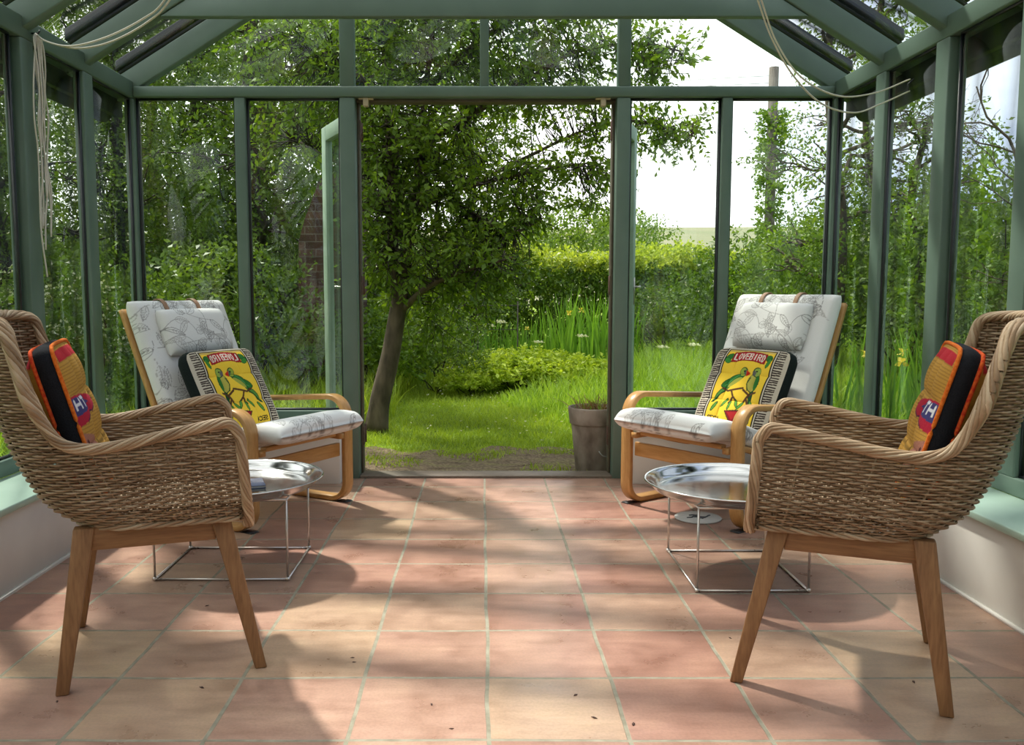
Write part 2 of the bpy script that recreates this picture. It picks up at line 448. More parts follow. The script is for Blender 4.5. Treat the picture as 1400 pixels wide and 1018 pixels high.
# ------------------------------------------------------------------ camera
F_PX, PITCH, EYE = 1200.0, 0.0935, 1.04
def make_camera():
    cd = bpy.data.cameras.new('camera'); co = bpy.data.objects.new('camera', cd); COL.objects.link(co)
    co.location = (0, 0, EYE); co.rotation_euler = (PI / 2 - PITCH, 0, 0)
    cd.sensor_fit = 'HORIZONTAL'; cd.sensor_width = 36; cd.lens = 36 * F_PX / 1400
    cd.shift_x = (700 - 658.6) / 1400; cd.shift_y = 0
    cd.clip_start = .05; cd.clip_end = 2000
    SC.camera = co

_c, _s = math.cos(PITCH), math.sin(PITCH)
def at(px, py, Y):
    """the place at depth Y that stands behind this spot of the photograph"""
    u = (px - 658.6) / F_PX; v = (py - 509) / F_PX
    d = A(u, _c - v * _s, -_s - v * _c)
    return A(0, 0, EYE) + d * (Y / d[1])
# ------------------------------------------------------------------ the glasshouse
XL, XR, YE = -1.86, 1.885, 4.80          # inner faces of the frame
XC = (XL + XR) / 2
YB = -1.25                               # house wall behind
Z_RAIL, Z_EAVE0, Z_EAVE1 = .378, 2.06, 2.148
SLOPE = .61
RISE = math.atan(SLOPE)
def roof_z(x):                            # underside of the rafters
    return 2.10 + SLOPE * ((x - XL) if x < XC else (XR - x))

def struct(o): o['kind'] = 'structure'; return o

def build_room():
    # floor and low walls
    f = MB().box(XL - .1, XR + .1, YB, 4.86, -.06, 0.0).build('floor', M['floor']); struct(f)
    struct(MB().box(XL - .08, XL + .235, YB, YE + .13, -.06, .285).build('wall_left', M['plaster'], bevel=.006))
    struct(MB().box(XR - .235, XR + .08, YB, YE + .13, -.06, .285).build('wall_right', M['plaster'], bevel=.006))
    struct(MB().box(XL + .236, -.763, 4.66, YE + .13, -.06, .285).build('wall_end', M['plaster'], bevel=.006))
    struct(MB().box(.798, XR - .236, 4.66, YE + .13, -.06, .285).build('wall_end', M['plaster'], bevel=.006))
    top = 2.10 + SLOPE * (XC - XL) + .5
    struct(MB().prism([(XL - .3, -.06), (XR + .3, -.06), (XR + .3, 2.3), (XC, top + .2), (XL - .3, 2.3)], 1, YB - .3, YB - .002).build('wall_back', M['plaster']))
    # sills
    for x0, x1 in ((XL - .01, XL + .262), (XR - .262, XR + .01)):
        struct(MB().box(x0, x1, YB, YE, .286, .312).build('trim_1', M['sill'], bevel=.005))
    for x0, x1 in ((XL + .263, -.763), (.798, XR - .263)):
        struct(MB().box(x0, x1, 4.632, YE, .286, .312).build('trim_1', M['sill'], bevel=.005))
    # skirting line of mortar
    struct(MB().box(XL + .235, XL + .247, YB, 4.66, 0, .012).build('baseboard_left', M['plaster']))
    struct(MB().box(XR - .247, XR - .235, YB, 4.66, 0, .012).build('baseboard_right', M['plaster']))
    # threshold
    struct(MB().box(-.677, .724, 4.80, 4.94, -.04, .014).build('trim_2', M['thresh'], bevel=.004))
    # ---- posts
    g = M['green']
    ys = [4.26, 3.70] + [3.115 - .56 * i for i in range(8)]
    for sx, x0, x1 in ((-1, XL - .052, XL), (1, XR, XR + .052)):
        for i, y in enumerate(ys):
            hw = .052 if i == 1 else .05
            struct(MB().box(x0, x1, y - hw, y + hw, Z_RAIL - .002, Z_EAVE0).build('trim_3', g, bevel=.006))
            if i == 1:       # the opening casement's own frame beside the double post
                xo = x0 + .012 if sx < 0 else x1 - .012
                struct(MB().box(min(xo, x0 if sx < 0 else x1) - (.0 if sx < 0 else .0), max(xo, x0 if sx < 0 else x1), y - .100, y - .0525, Z_RAIL, Z_EAVE0).build('trim_3', g, bevel=.004))
        struct(MB().box(x0, x1, YE, YE + .10, Z_RAIL - .002, Z_EAVE0).build('trim_3', g, bevel=.006))
        struct(MB().box(x0, x1, YB, YE, .3125, Z_RAIL).build('trim_4', g, bevel=.006))              # bottom rail
        e0, e1 = (XL - .10, XL) if sx < 0 else (XR, XR + .10)
        struct(MB().box(e0, e1, YB, YE + .10, Z_EAVE0, Z_EAVE1).build('trim_5', g, bevel=.006))     # eaves plate
        # gutter outside, half round
        gx = XL - .1955 if sx < 0 else XR + .1955
        prof = []
        for k in range(13):
            a = PI + PI * k / 12; prof.append((gx + .062 * math.cos(a), 2.035 + .062 * math.sin(a) * 1.4))
        for k in range(12, -1, -1):
            a = PI + PI * k / 12; prof.append((gx + .056 * math.cos(a), 2.035 + .056 * math.sin(a) * 1.4))
        gu = MB().prism(prof, 1, YB, YE + .08).build('trim_6', M['gutter']); struct(gu)
        fa = MB().box(*( (XL - .134, XL - .101) if sx < 0 else (XR + .101, XR + .134) ), YB, YE + .1, 1.975, 2.12).build('trim_6', M['gutter']); struct(fa)
        # side panes
        edges = [YE] + ys
        for i in range(len(ys)):
            ya = edges[i] - (0.0 if i == 0 else (.1005 if i == 2 else .05)); yb = edges[i + 1] + (.0525 if i + 1 == 2 else .05)
            xm = (x0 + x1) / 2
            w = struct(empty('window_1', (xm, (ya + yb) / 2, Z_RAIL)))
            b = MB(); ly = (ya - yb) / 2 - .002; hz = Z_EAVE0 - Z_RAIL
            for (a0, a1, b0, b1) in ((-ly, ly, 0.002, .009), (-ly, ly, hz - .009, hz - .002), (-ly, -ly + .006, .009, hz - .009), (ly - .006, ly, .009, hz - .009)):
                b.box(-.008, .008, a0, a1, b0, b1)
            b.build('bead', M['black'], w)
            MB().box(-.003, .003, -ly, ly, .004, hz - .004).build('pane', M['glass'], w)
    # ---- end frame
    PY0, PY1 = YE, YE + .13
    for x0, x1 in ((-.762, -.678), (.724, .797)):
        struct(MB().box(x0, x1, PY0, PY1, -.02, 2.066).build('trim_7', g, bevel=.007))
        zt = roof_z((x0 + x1) / 2) - .02
        struct(MB().prism([(x0 + .004, 2.122), (x1 - .002, 2.122), (x1 - .002, roof_z(x1) + .03), (x0 + .004, roof_z(x0) + .03)], 1, PY0 + .004, PY0 + .07).build('trim_7', g, bevel=.005))
    # rebated brown inner edge of the door frame
    struct(MB().box(-.6775, -.666, PY0 + .075, PY1 + .012, .015, 2.066).build('trim_8', M['jamb'], bevel=.002))
    struct(MB().box(.712, .7235, PY0 + .075, PY1 + .012, .015, 2.066).build('trim_8', M['jamb'], bevel=.002))
    struct(MB().box(-.677, .7235, PY0 + .05, PY1, 2.050, 2.0655).build('trim_8', M['jamb'], bevel=.002))
    for x in (-.622, .652):
        k = MB().box(x - .014, x + .014, PY0 + .01, PY0 + .05, 2.022, 2.0655); k.box(x - .04, x + .04, PY0 + .015, PY0 + .045, 2.0585, 2.0655)
        struct(k.build('trim_9', M['cream'], bevel=.003))
    for x0, x1 in ((-1.324, -1.266), (1.288, 1.342)):
        struct(MB().box(x0, x1, YE, YE + .08, Z_RAIL, 2.066).build('trim_10', g, bevel=.006))
    struct(MB().prism([(-.010, 2.122), (.038, 2.122), (.038, roof_z(.038) + .05), (-.010, roof_z(-.01) + .05)], 1, YE + .004, YE + .07).build('trim_10', g, bevel=.005))
    struct(MB().box(XL + .001, XR - .001, YE - .006, YE + .09, 2.066, 2.122).build('trim_11', g, bevel=.006))
    for x0, x1 in ((XL, -.763), (.798, XR)):
        struct(MB().box(x0, x1, YE, YE + .09, .3125, Z_RAIL).build('trim_12', g, bevel=.006))
    # end panes
    yp = YE + .045
    def pane(name, poly, bead=True):
        w = struct(empty(name, (0, yp, 0)))
        P = np.array(poly); c = P.mean(0)
        MB().prism([tuple(p) for p in P], 1, -.003, .003).build('pane', M['glass'], w)
        if bead:
            inn = []
            n = len(P)
            # inward offset polygon
            for i in range(n):
                p, a, b = P[i], P[i - 1], P[(i + 1) % n]
                e1 = (p - a) / np.linalg.norm(p - a); e2 = (b - p) / np.linalg.norm(b - p)
                n1 = A(-e1[1], e1[0]); n2 = A(-e2[1], e2[0])
                if n1 @ (c - p) < 0: n1 = -n1
                if n2 @ (c - p) < 0: n2 = -n2
                k = (n1 + n2) / (1 + n1 @ n2)
                inn.append(p + k * .009)
            mb = MB()
            for i in range(n):
                j = (i + 1) % n
                mb.prism([tuple(P[i]), tuple(P[j]), tuple(inn[j]), tuple(inn[i])], 1, -.014, .014)
            mb.build('bead', M['black'], w)
    z0, z1 = Z_RAIL + .001, 2.065
    pane('window_2', [(XL + .002, z0), (-1.325, z0), (-1.325, z1), (XL + .002, z1)])
    pane('window_3', [(-1.265, z0), (-.763, z0), (-.763, z1), (-1.265, z1)])
    pane('window_4', [(.798, z0), (1.287, z0), (1.287, z1), (.798, z1)])
    pane('window_5', [(1.343, z0), (XR - .002, z0), (XR - .002, z1), (1.343, z1)])
    b0 = 2.123
    pane('window_6', [(XL + .04, b0), (-.759, b0), (-.759, roof_z(-.759))], False)
    pane('window_7', [(-.681, b0), (-.011, b0), (-.011, roof_z(-.011)), (-.681, roof_z(-.681))], False)
    pane('window_8', [(.039, b0), (.727, b0), (.727, roof_z(.727)), (.039, roof_z(.039))], False)
    pane('window_9', [(.796, b0), (XR - .04, b0), (.796, roof_z(.796))], False)
    # ---- doors, both leaves open outwards
    def leaf(name, hx, hy, ang, flip):
        d = struct(empty(name, (hx, hy, 0), ang))
        W, T = .695, .022
        s = -1 if flip else 1
        for x0, x1 in ((.004, .092), (W - .088, W)):
            MB().box(x0, x1, -T, T, .03, 2.045).build('stile', M['green_lit'], d, bevel=.005)
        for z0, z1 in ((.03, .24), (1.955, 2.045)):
            MB().box(.0925, W - .0885, -T, T, z0, z1).build('rail', M['green_lit'], d, bevel=.005)
        MB().box(.0925, W - .0885, -.003, .003, .2405, 1.9545).build('pane', M['glass'], d)
        h = MB().box(W - .06, W - .03, -T - .006, -T, .95, 1.12)
        h.tube([(W - .045, -T - .006, 1.06), (W - .045, -T - .04, 1.06), (W - .10, -T - .045, 1.06), (W - .15, -T - .045, 1.06)], .007, 8)
        h.build('handle', M['wire'], d, smooth=False)
        for z in (.223, 1.066, 1.911):
            hp = MB()
            hp.box(-.004, .05, T * s * -1 - .002 if False else -T - .0025, -T - .0005, z - .05, z + .05)
            hp.tube([(-.004, -T - .002, z - .052), (-.004, -T - .002, z + .052)], .006, 8)
            hp.build('hinge', M['rust'], d)
        return d
    leaf('door_1', -.690, 4.985, math.radians(115), False)
    leaf('door_2', .738, 4.985, math.radians(71.5), True)
    # hinge plates let into the frame
    for x0, x1 in ((-.6655, -.6625), (.7085, .7115)):
        for z in (.223, 1.066, 1.911):
            struct(MB().box(x0, x1, PY0 + .085, PY1 + .010, z - .052, z + .052).build('trim_13', M['rust'], bevel=.001))
    # ---- roof
    ce = struct(empty('ceiling', (0, 0, 0)))
    t = .105 / math.cos(RISE)
    def rafter(y, name='rafter', hw=.032):
        for sgn, xe in ((1, XL), (-1, XR)):
            xo = xe - sgn * .09
            zf = lambda x: 2.10 + SLOPE * sgn * (x - xe)
            P = [(xo, zf(xo)), (XC, zf(XC)), (XC, zf(XC) + t), (xo, zf(xo) + t)]
            MB().prism(P, 1, y - hw, y + hw).build(name, g, ce, bevel=.006)
            Q = [(xo, zf(xo) + t + .001), (XC, zf(XC) + t + .001), (XC, zf(XC) + t + .02), (xo, zf(xo) + t + .02)]
            MB().prism(Q, 1, y - hw + .004, y + hw - .004).build('gasket', M['black'], ce)
            Q = [(xo, zf(xo) + t + .032), (XC, zf(XC) + t + .032), (XC, zf(XC) + t + .085), (xo, zf(xo) + t + .085)]
            MB().prism(Q, 1, y - hw - .004, y + hw + .004).build('glazing_bar', M['glazbar'], ce, bevel=.008)
    rys = [4.86 - .028] + ys + [YB + .04]
    for y in rys: rafter(y)
    zr = roof_z(XC)
    MB().box(XC - .03, XC + .03, YB, 4.90, zr - .02, zr + .20).build('ridge_beam', g, ce, bevel=.006)
    for i, y in enumerate(ys):
        if i in (0, 3, 6):
            x0 = XL + (2.315 - 2.10) / SLOPE + .0; x1 = XR - (2.315 - 2.10) / SLOPE
            MB().prism([(x0, 2.312), (x1, 2.312), (x1 - .16, 2.41), (x0 + .16, 2.41)], 1, y - .024, y + .024).build('tie_beam', g, ce, bevel=.005)
    for i in range(len(rys) - 1):
        ya, yb = rys[i] - .02, rys[i + 1] + .02
        for sgn, xe in ((1, XL), (-1, XR)):
            xo = xe - sgn * .17
            zf = lambda x: 2.10 + SLOPE * sgn * (x - xe) + t + .0215
            MB().prism([(xo, zf(xo)), (XC - sgn * .03, zf(XC - sgn * .03)), (XC - sgn * .03, zf(XC - sgn * .03) + .008), (xo, zf(xo) + .008)], 1, yb, ya).build('roof_pane', M['roofglass'], ce)
# ------------------------------------------------------------------ printed cloth
class Art:
    def __init__(s, u, v, base):
        s.u = u; s.v = v; s.c = np.tile(np.array(base, float), (len(u), 1))
    def mask_poly(s, P):
        P = np.asarray(P, float); ins = np.zeros(len(s.u), bool); n = len(P)
        for i in range(n):
            x0, y0 = P[i]; x1, y1 = P[(i + 1) % n]
            if y0 == y1: continue
            c = ((y0 > s.v) != (y1 > s.v)) & (s.u < (x1 - x0) * (s.v - y0) / (y1 - y0) + x0)
            ins ^= c
        return ins
    def poly(s, P, col): s.c[s.mask_poly(P)] = col
    def ell(s, cx, cy, a, b, rot, col):
        c, q = math.cos(rot), math.sin(rot)
        x = s.u - cx; y = s.v - cy
        s.c[((x * c + y * q) / a) ** 2 + ((-x * q + y * c) / b) ** 2 < 1] = col
    def rect(s, x0, x1, y0, y1, col):
        s.c[(s.u > x0) & (s.u < x1) & (s.v > y0) & (s.v < y1)] = col
    def line(s, P, w, col, soft=0):
        P = np.asarray(P, float)
        lo = P.min(0) - w; hi = P.max(0) + w
        idx = np.where((s.u > lo[0]) & (s.u < hi[0]) & (s.v > lo[1]) & (s.v < hi[1]))[0]
        if len(idx) == 0: return
        q = np.stack([s.u[idx], s.v[idx]], 1); d = np.full(len(idx), 9e9)
        for a, b in zip(P[:-1], P[1:]):
            e = b - a; t = np.clip(((q - a) @ e) / (e @ e + 1e-12), 0, 1)
            d = np.minimum(d, np.linalg.norm(q - a - t[:, None] * e, axis=1))
        s.c[idx[d < w / 2]] = col

GLYPH = {  # strokes in a unit box
    'L': [[(0, 1), (0, 0), (1, 0)]],
    'O': [[(.5, 1), (.1, .8), (0, .5), (.1, .2), (.5, 0), (.9, .2), (1, .5), (.9, .8), (.5, 1)]],
    'V': [[(0, 1), (.5, 0), (1, 1)]],
    'E': [[(1, 1), (0, 1), (0, 0), (1, 0)], [(0, .5), (.8, .5)]],
    'B': [[(0, 0), (0, 1), (.7, 1), (.9, .78), (.7, .53), (0, .53)], [(.7, .53), (1, .28), (.75, 0), (0, 0)]],
    'I': [[(.5, 0), (.5, 1)]],
    'R': [[(0, 0), (0, 1), (.75, 1), (1, .76), (.75, .52), (0, .52)], [(.5, .52), (1, 0)]],
    'D': [[(0, 0), (0, 1), (.6, 1), (1, .65), (1, .35), (.6, 0), (0, 0)]],
    'T': [[(0, 1), (1, 1)], [(.5, 1), (.5, 0)]],
    'H': [[(0, 0), (0, 1)], [(1, 0), (1, 1)], [(0, .5), (1, .5)]],
    'S': [[(1, .85), (.6, 1), (.1, .85), (.1, .6), (.9, .42), (.9, .15), (.5, 0), (0, .15)]],
    'C': [[(1, .85), (.6, 1), (.1, .8), (0, .5), (.1, .2), (.6, 0), (1, .15)]],
    'A': [[(0, 0), (.5, 1), (1, 0)], [(.2, .4), (.8, .4)]],
}
def write(art, txt, x, y, w, h, gap, stroke, col, curve=0.0, xmid=.5):
    for k, ch in enumerate(txt):
        for st in GLYPH[ch]:
            P = []
            for (a, b) in st:
                px = x + k * (w + gap) + a * w
                P.append((px, y + b * h - curve * ((px - xmid) / .25) ** 2))
            art.line(P, stroke, col)

GRN, DGRN, LIME, YEL = (.03, .16, .03), (.012, .06, .02), (.32, .42, .06), (.86, .58, .05)
RED, DRED, BLK, CRM = (.42, .022, .025), (.22, .012, .02), (.012, .010, .012), (.56, .50, .40)
def bird_print(u, v):
    a = Art(u, v, CRM)
    # ticked border at both sides
    for k in range(34):
        y = .012 + k * .0292
        wob = .006 * math.sin(k * 1.7)
        for x0 in (.025, .845):
            a.line([(x0, y), (x0 + .105, y + .006 + wob)], .0155, (.035, .02, .018))
    a.rect(.137, .152, 0, 1, BLK); a.rect(.848 - .0, .860, 0, 1, BLK)
    a.rect(.152, .168, .0, .985, (.62, .56, .45)); a.rect(.832, .848, .0, .985, (.62, .56, .45))
    a.rect(.168, .832, .0, .982, BLK); a.rect(.180, .820, 0, .970, YEL)
    a.rect(.180, .820, .945, .970, (.60, .42, .12))
    # leaves in the top corners
    for (x, y, A_, b, r, c) in ((.235, .87, .05, .035, .6, GRN), (.225, .82, .045, .028, -.5, (.05, .24, .04)), (.765, .88, .045, .035, -.6, GRN), (.775, .82, .06, .02, 1.3, (.05, .24, .04))):
        a.ell(x, y, A_ * 1.12, b * 1.2, r, DGRN); a.ell(x, y, A_, b, r, c)
    # banner
    a.poly([(.27, .80), (.40, .825), (.50, .83), (.60, .825), (.73, .80), (.725, .935), (.60, .955), (.50, .96), (.40, .955), (.275, .935)], DRED)
    a.poly([(.285, .812), (.40, .835), (.50, .84), (.60, .835), (.715, .812), (.71, .925), (.60, .945), (.50, .95), (.40, .945), (.29, .925)], RED)
    write(a, 'LOVEBIRD', .302, .85, .036, .078, .0155, .0125, (.75, .68, .58), .018, .5)
    # bird with the red beak
    a.poly([(.40, .545), (.31, .50), (.24, .40), (.20, .28), (.235, .29), (.30, .40), (.39, .49)], DGRN)
    a.poly([(.385, .53), (.31, .485), (.25, .40), (.215, .31), (.30, .42), (.38, .49)], (.09, .26, .05))
    a.ell(.395, .575, .155, .062, .62, DGRN); a.ell(.395, .575, .145, .052, .62, GRN)
    a.ell(.43, .555, .10, .030, .70, (.34, .36, .06))
    for k in range(5):
        a.line([(.31 + .03 * k, .50 + .032 * k), (.36 + .03 * k, .56 + .030 * k)], .008, (.10, .34, .10))
    a.ell(.500, .690, .052, .058, 0, DGRN); a.ell(.495, .69, .042, .048, 0, LIME); a.ell(.525, .69, .025, .03, 0, (.10, .18, .10))
    a.ell(.505, .70, .010, .010, 0, BLK)
    a.poly([(.535, .715), (.585, .685), (.548, .640), (.528, .665)], (.62, .04, .02))
    # the other bird
    a.poly([(.665, .48), (.72, .46), (.715, .33), (.68, .30), (.655, .40)], DGRN)
    a.ell(.665, .575, .075, .125, .12, DGRN); a.ell(.660, .575, .063, .112, .12, (.46, .42, .08))
    a.ell(.700, .575, .030, .105, .12, GRN)
    a.line([(.61, .63), (.595, .55), (.625, .47)], .012, DGRN)
    a.ell(.665, .705, .052, .060, 0, DGRN); a.ell(.668, .705, .043, .050, 0, (.30, .42, .08)); a.ell(.632, .69, .02, .032, 0, (.12, .12, .12))
    a.ell(.655, .715, .009, .009, 0, BLK)
    # branches and leaves
    br = (.10, .045, .022)
    for P in ([(.30, .47), (.38, .44), (.50, .47), (.57, .49)], [(.43, .45), (.47, .38), (.44, .30)], [(.47, .38), (.53, .33)], [(.58, .47), (.66, .42), (.74, .45)], [(.66, .42), (.62, .33)], [(.64, .37), (.68, .30)]):
        a.line(P, .024, br)
    for (x, y, A_, b, r) in ((.38, .30, .07, .022, 1.0), (.46, .27, .06, .02, 1.5), (.54, .30, .06, .02, 2.1), (.60, .28, .06, .02, 1.1), (.67, .25, .06, .02, 1.6), (.72, .31, .055, .02, 2.1), (.26, .24, .07, .022, 1.2), (.76, .16, .09, .025, 1.7)):
        a.ell(x, y, A_, b, r, DGRN); a.ell(x, y, A_ * .82, b * .62, r, (.10, .30, .05))
    # red fan low down, letters at the foot
    a.poly([(.42, .20), (.64, .235), (.66, .19), (.55, .04)], DGRN)
    a.poly([(.435, .195), (.63, .222), (.645, .19), (.55, .06)], DRED); a.poly([(.47, .185), (.62, .205), (.60, .16), (.55, .10)], RED)
    write(a, 'SECA', .215, .075, .03, .05, .012, .012, BLK)
    return a.c

def knit_print(u, v):
    OC = (.52, .28, .055)
    a = Art(u, v, OC)
    st = (np.sin(v * 2 * PI * 46) > .55)
    a.c[st] = np.array((.36, .19, .04))
    a.rect(.04, .96, .905, .975, (.46, .022, .035))
    for x in (.34, .67): a.line([(x, 0), (x, .9)], .010, (.27, .15, .03))
    for y in (.30, .62): a.line([(0, y), (1, y)], .012, (.27, .15, .03))
    for x in (.34, .67):
        for y in (.30, .62): a.ell(x, y, .03, .03, 0, (.22, .12, .03))
    # red winged badge with a blue band
    a.poly([(.30, .575), (.56, .635), (.78, .66), (1, .67), (1, .46), (.88, .475), (.74, .535), (.60, .515), (.48, .55)], (.42, .02, .045))
    a.line([(.30, .575), (.48, .55), (.60, .515), (.74, .535), (.88, .475)], .012, (.10, .02, .05))
    a.poly([(.60, .585), (.74, .645), (1, .655), (1, .53), (.82, .545)], (.055, .05, .16))
    write(a, 'TH', .775, .575, .075, .062, .035, .018, (.70, .68, .72))
    # tawny striped figure and a red base
    a.poly([(.56, .15), (.72, .28), (.84, .38), (1, .42), (1, .05), (.70, .06)], (.40, .17, .12))
    for k in range(5): a.line([(.62 + .07 * k, .12 + .035 * k), (.72 + .06 * k, .24 + .03 * k)], .022, (.10, .03, .03))
    a.poly([(.18, .0), (.26, .10), (.52, .07), (.60, .0)], (.40, .018, .02)); a.line([(.22, .11), (.28, .07), (.50, .06)], .02, (.10, .02, .02))
    return a.c

def leafy_lines(u, v, W, H, seed, n):
    """grey outline drawing of leaves and stems on off-white cotton; u, v in metres"""
    r = random.Random(seed)
    a = Art(u, v, (.80, .795, .78))
    ink = [(.33, .32, .31), (.42, .41, .40), (.50, .48, .46)]
    def leaf(x, y, ang, L, w):
        col = r.choice(ink)
        d = A(math.cos(ang), math.sin(ang)); nn = A(-d[1], d[0]); o = A(x, y)
        t = np.linspace(0, 1, 14)
        prof = np.sin(PI * t ** .8) * w
        for sg in (1, -1):
            a.line(o + np.outer(t * L, d) + np.outer(prof * sg, nn), LW, col)
        a.line([o, o + d * L * .95], LW * .85, col)
        for k in range(2, 6):
            b = o + d * L * k / 7
            for sg in (1, -1): a.line([b, b + d * L * .12 + nn * sg * w * .7], LW * .7, col)
    LW = .0029
    for i in range(n):
        x, y = r.uniform(0, W), r.uniform(0, H)
        ang = r.uniform(0, 2 * PI); bend = r.uniform(-3, 3); P = [A(x, y)]
        for k in range(12):
            ang += bend * .09; P.append(P[-1] + A(math.cos(ang), math.sin(ang)) * .022)
        a.line(P, LW, r.choice(ink))
        for k in range(2, 12, 3):
            s_ = r.choice((-1, 1))
            leaf(P[k][0], P[k][1], ang + s_ * r.uniform(.5, 1.2), r.uniform(.05, .10), r.uniform(.012, .022))
    return a.c

# ------------------------------------------------------------------ cushions
def back_knit(u, v):
    a = Art(u, v, (.006, .007, .010)); e = np.minimum(np.minimum(u, 1 - u), np.minimum(v, 1 - v))
    a.c[e < .15] = (.46, .25, .05); a.rect(.04, .96, .91, .97, (.46, .022, .035))
    return a.c

def puff(u, v, amt, nx=3, ny=3):
    """tufted bulge over [-1,1]^2"""
    e = ((1 - np.abs(u) ** 4) * (1 - np.abs(v) ** 4)) ** .7
    q = np.abs(np.cos(u * PI * nx / 2)) if nx % 2 == 0 else np.abs(np.cos(u * PI * nx / 2))
    w = np.abs(np.cos(v * PI * ny / 2))
    return e * (amt * .45 + amt * .55 * (q * w) ** .5)

def face_grid(n, hw, hh, z, amt, sign, nx, ny):
    """panel in local y (width) and z (height) facing +x*sign"""
    g = np.linspace(-1, 1, n)
    U, Vv = np.meshgrid(g, g, indexing='ij'); U = U.ravel(); Vv = Vv.ravel()
    y = U * hw * (1 - .035 * Vv ** 4); zz = Vv * hh * (1 - .035 * U ** 4)
    # rounded corners
    k = np.clip(np.abs(U * Vv) - .86, 0, 1) * .25
    y *= (1 - k); zz *= (1 - k)
    x = sign * (z + puff(U, Vv, amt, nx, ny))
    V = np.stack([x, y, zz], 1)
    i = np.arange(n - 1)[:, None] * n; j = np.arange(n - 1)[None, :]
    F = np.stack([i + j, i + n + j, i + n + j + 1, i + j + 1], -1).reshape(-1, 4)
    if sign < 0: F = F[:, ::-1]
    return V, F, (U + 1) / 2, (Vv + 1) / 2

def edge_loop(hw, hh, m=160):
    """closed border of the same panel"""
    s = np.linspace(0, 4, m, endpoint=False)
    P = []
    for t in s:
        k = int(t); f = (t - k) * 2 - 1
        u, v = ((f, -1), (1, f), (-f, 1), (-1, -f))[k]
        y = u * hw * (1 - .035 * v ** 4); z = v * hh * (1 - .035 * u ** 4)
        q = max(abs(u * v) - .86, 0) * .25
        P.append((y * (1 - q), z * (1 - q)))
    return np.array(P)

def box_cushion(name, hw, hh, ht, amt, printer, mat_front, mat_side, mirror, nx, ny, trims=None, back_print=None, n=150, back_amt=1.0):
    root = empty(name)
    V, F, u, v = face_grid(n, hw, hh, ht, amt, 1, nx, ny)
    np_mesh('front_panel', V, F, mat_front, root, True, printer(1 - u if mirror else u, v))
    V, F, u, v = face_grid(60, hw, hh, ht, amt * back_amt, -1, nx, ny)
    if back_print is not None: np_mesh('back_panel', V, F, mat_front, root, True, back_print(u, v))
    else: np_mesh('back_panel', V, F, mat_side, root, True)
    E_ = edge_loop(hw, hh); m = len(E_)
    t = np.linspace(-1, 1, 9)
    nrm = np.stack([np.roll(E_, -1, 0) - np.roll(E_, 1, 0)], 0)[0]; nrm = np.stack([nrm[:, 1], -nrm[:, 0]], 1); nrm /= np.linalg.norm(nrm, axis=1)[:, None]
    V = []
    for k in t:
        off = .012 * (1 - k ** 2)
        V.append(np.column_stack([np.full(m, k * ht), E_ + nrm * off]))
    V = np.vstack(V)
    i = np.arange(8)[:, None] * m; j = np.arange(m)[None, :]; j2 = (j + 1) % m
    F = np.stack([i + j, i + j2, i + m + j2, i + m + j], -1).reshape(-1, 4)
    np_mesh('gusset', V, F, mat_side, root, True)
    if trims:
        for k, (x, r, mt) in enumerate(trims):
            P = np.column_stack([np.full(m, x), E_ * (1 + .004 / hw)])
            MB().tube(P, r, 8, closed=True).build('piping', mt, root, smooth=True)
    return root

# ------------------------------------------------------------------ bentwood armchair
def rounded(P, r, n=8):
    """polyline in (x,z) with rounded inner corners; P points, r radius per inner corner"""
    P = [A(*p) for p in P]; out = [P[0]]
    for i in range(1, len(P) - 1):
        a, b, c = P[i - 1], P[i], P[i + 1]
        d1 = (a - b) / np.linalg.norm(a - b); d2 = (c - b) / np.linalg.norm(c - b)
        rr = r[i - 1]
        ang = math.acos(max(-1, min(1, d1 @ d2))); l = rr / math.tan(ang / 2)
        cen = b + (d1 + d2) / np.linalg.norm(d1 + d2) * (rr / math.sin(ang / 2))
        s = b + d1 * l; e = b + d2 * l
        a0 = math.atan2(*(s - cen)[::-1]); a1 = math.atan2(*(e - cen)[::-1])
        da = (a1 - a0 + PI) % (2 * PI) - PI
        for k in range(n + 1):
            t = a0 + da * k / n; out.append(cen + rr * A(math.cos(t), math.sin(t)))
    out.append(P[-1])
    return np.array(out)

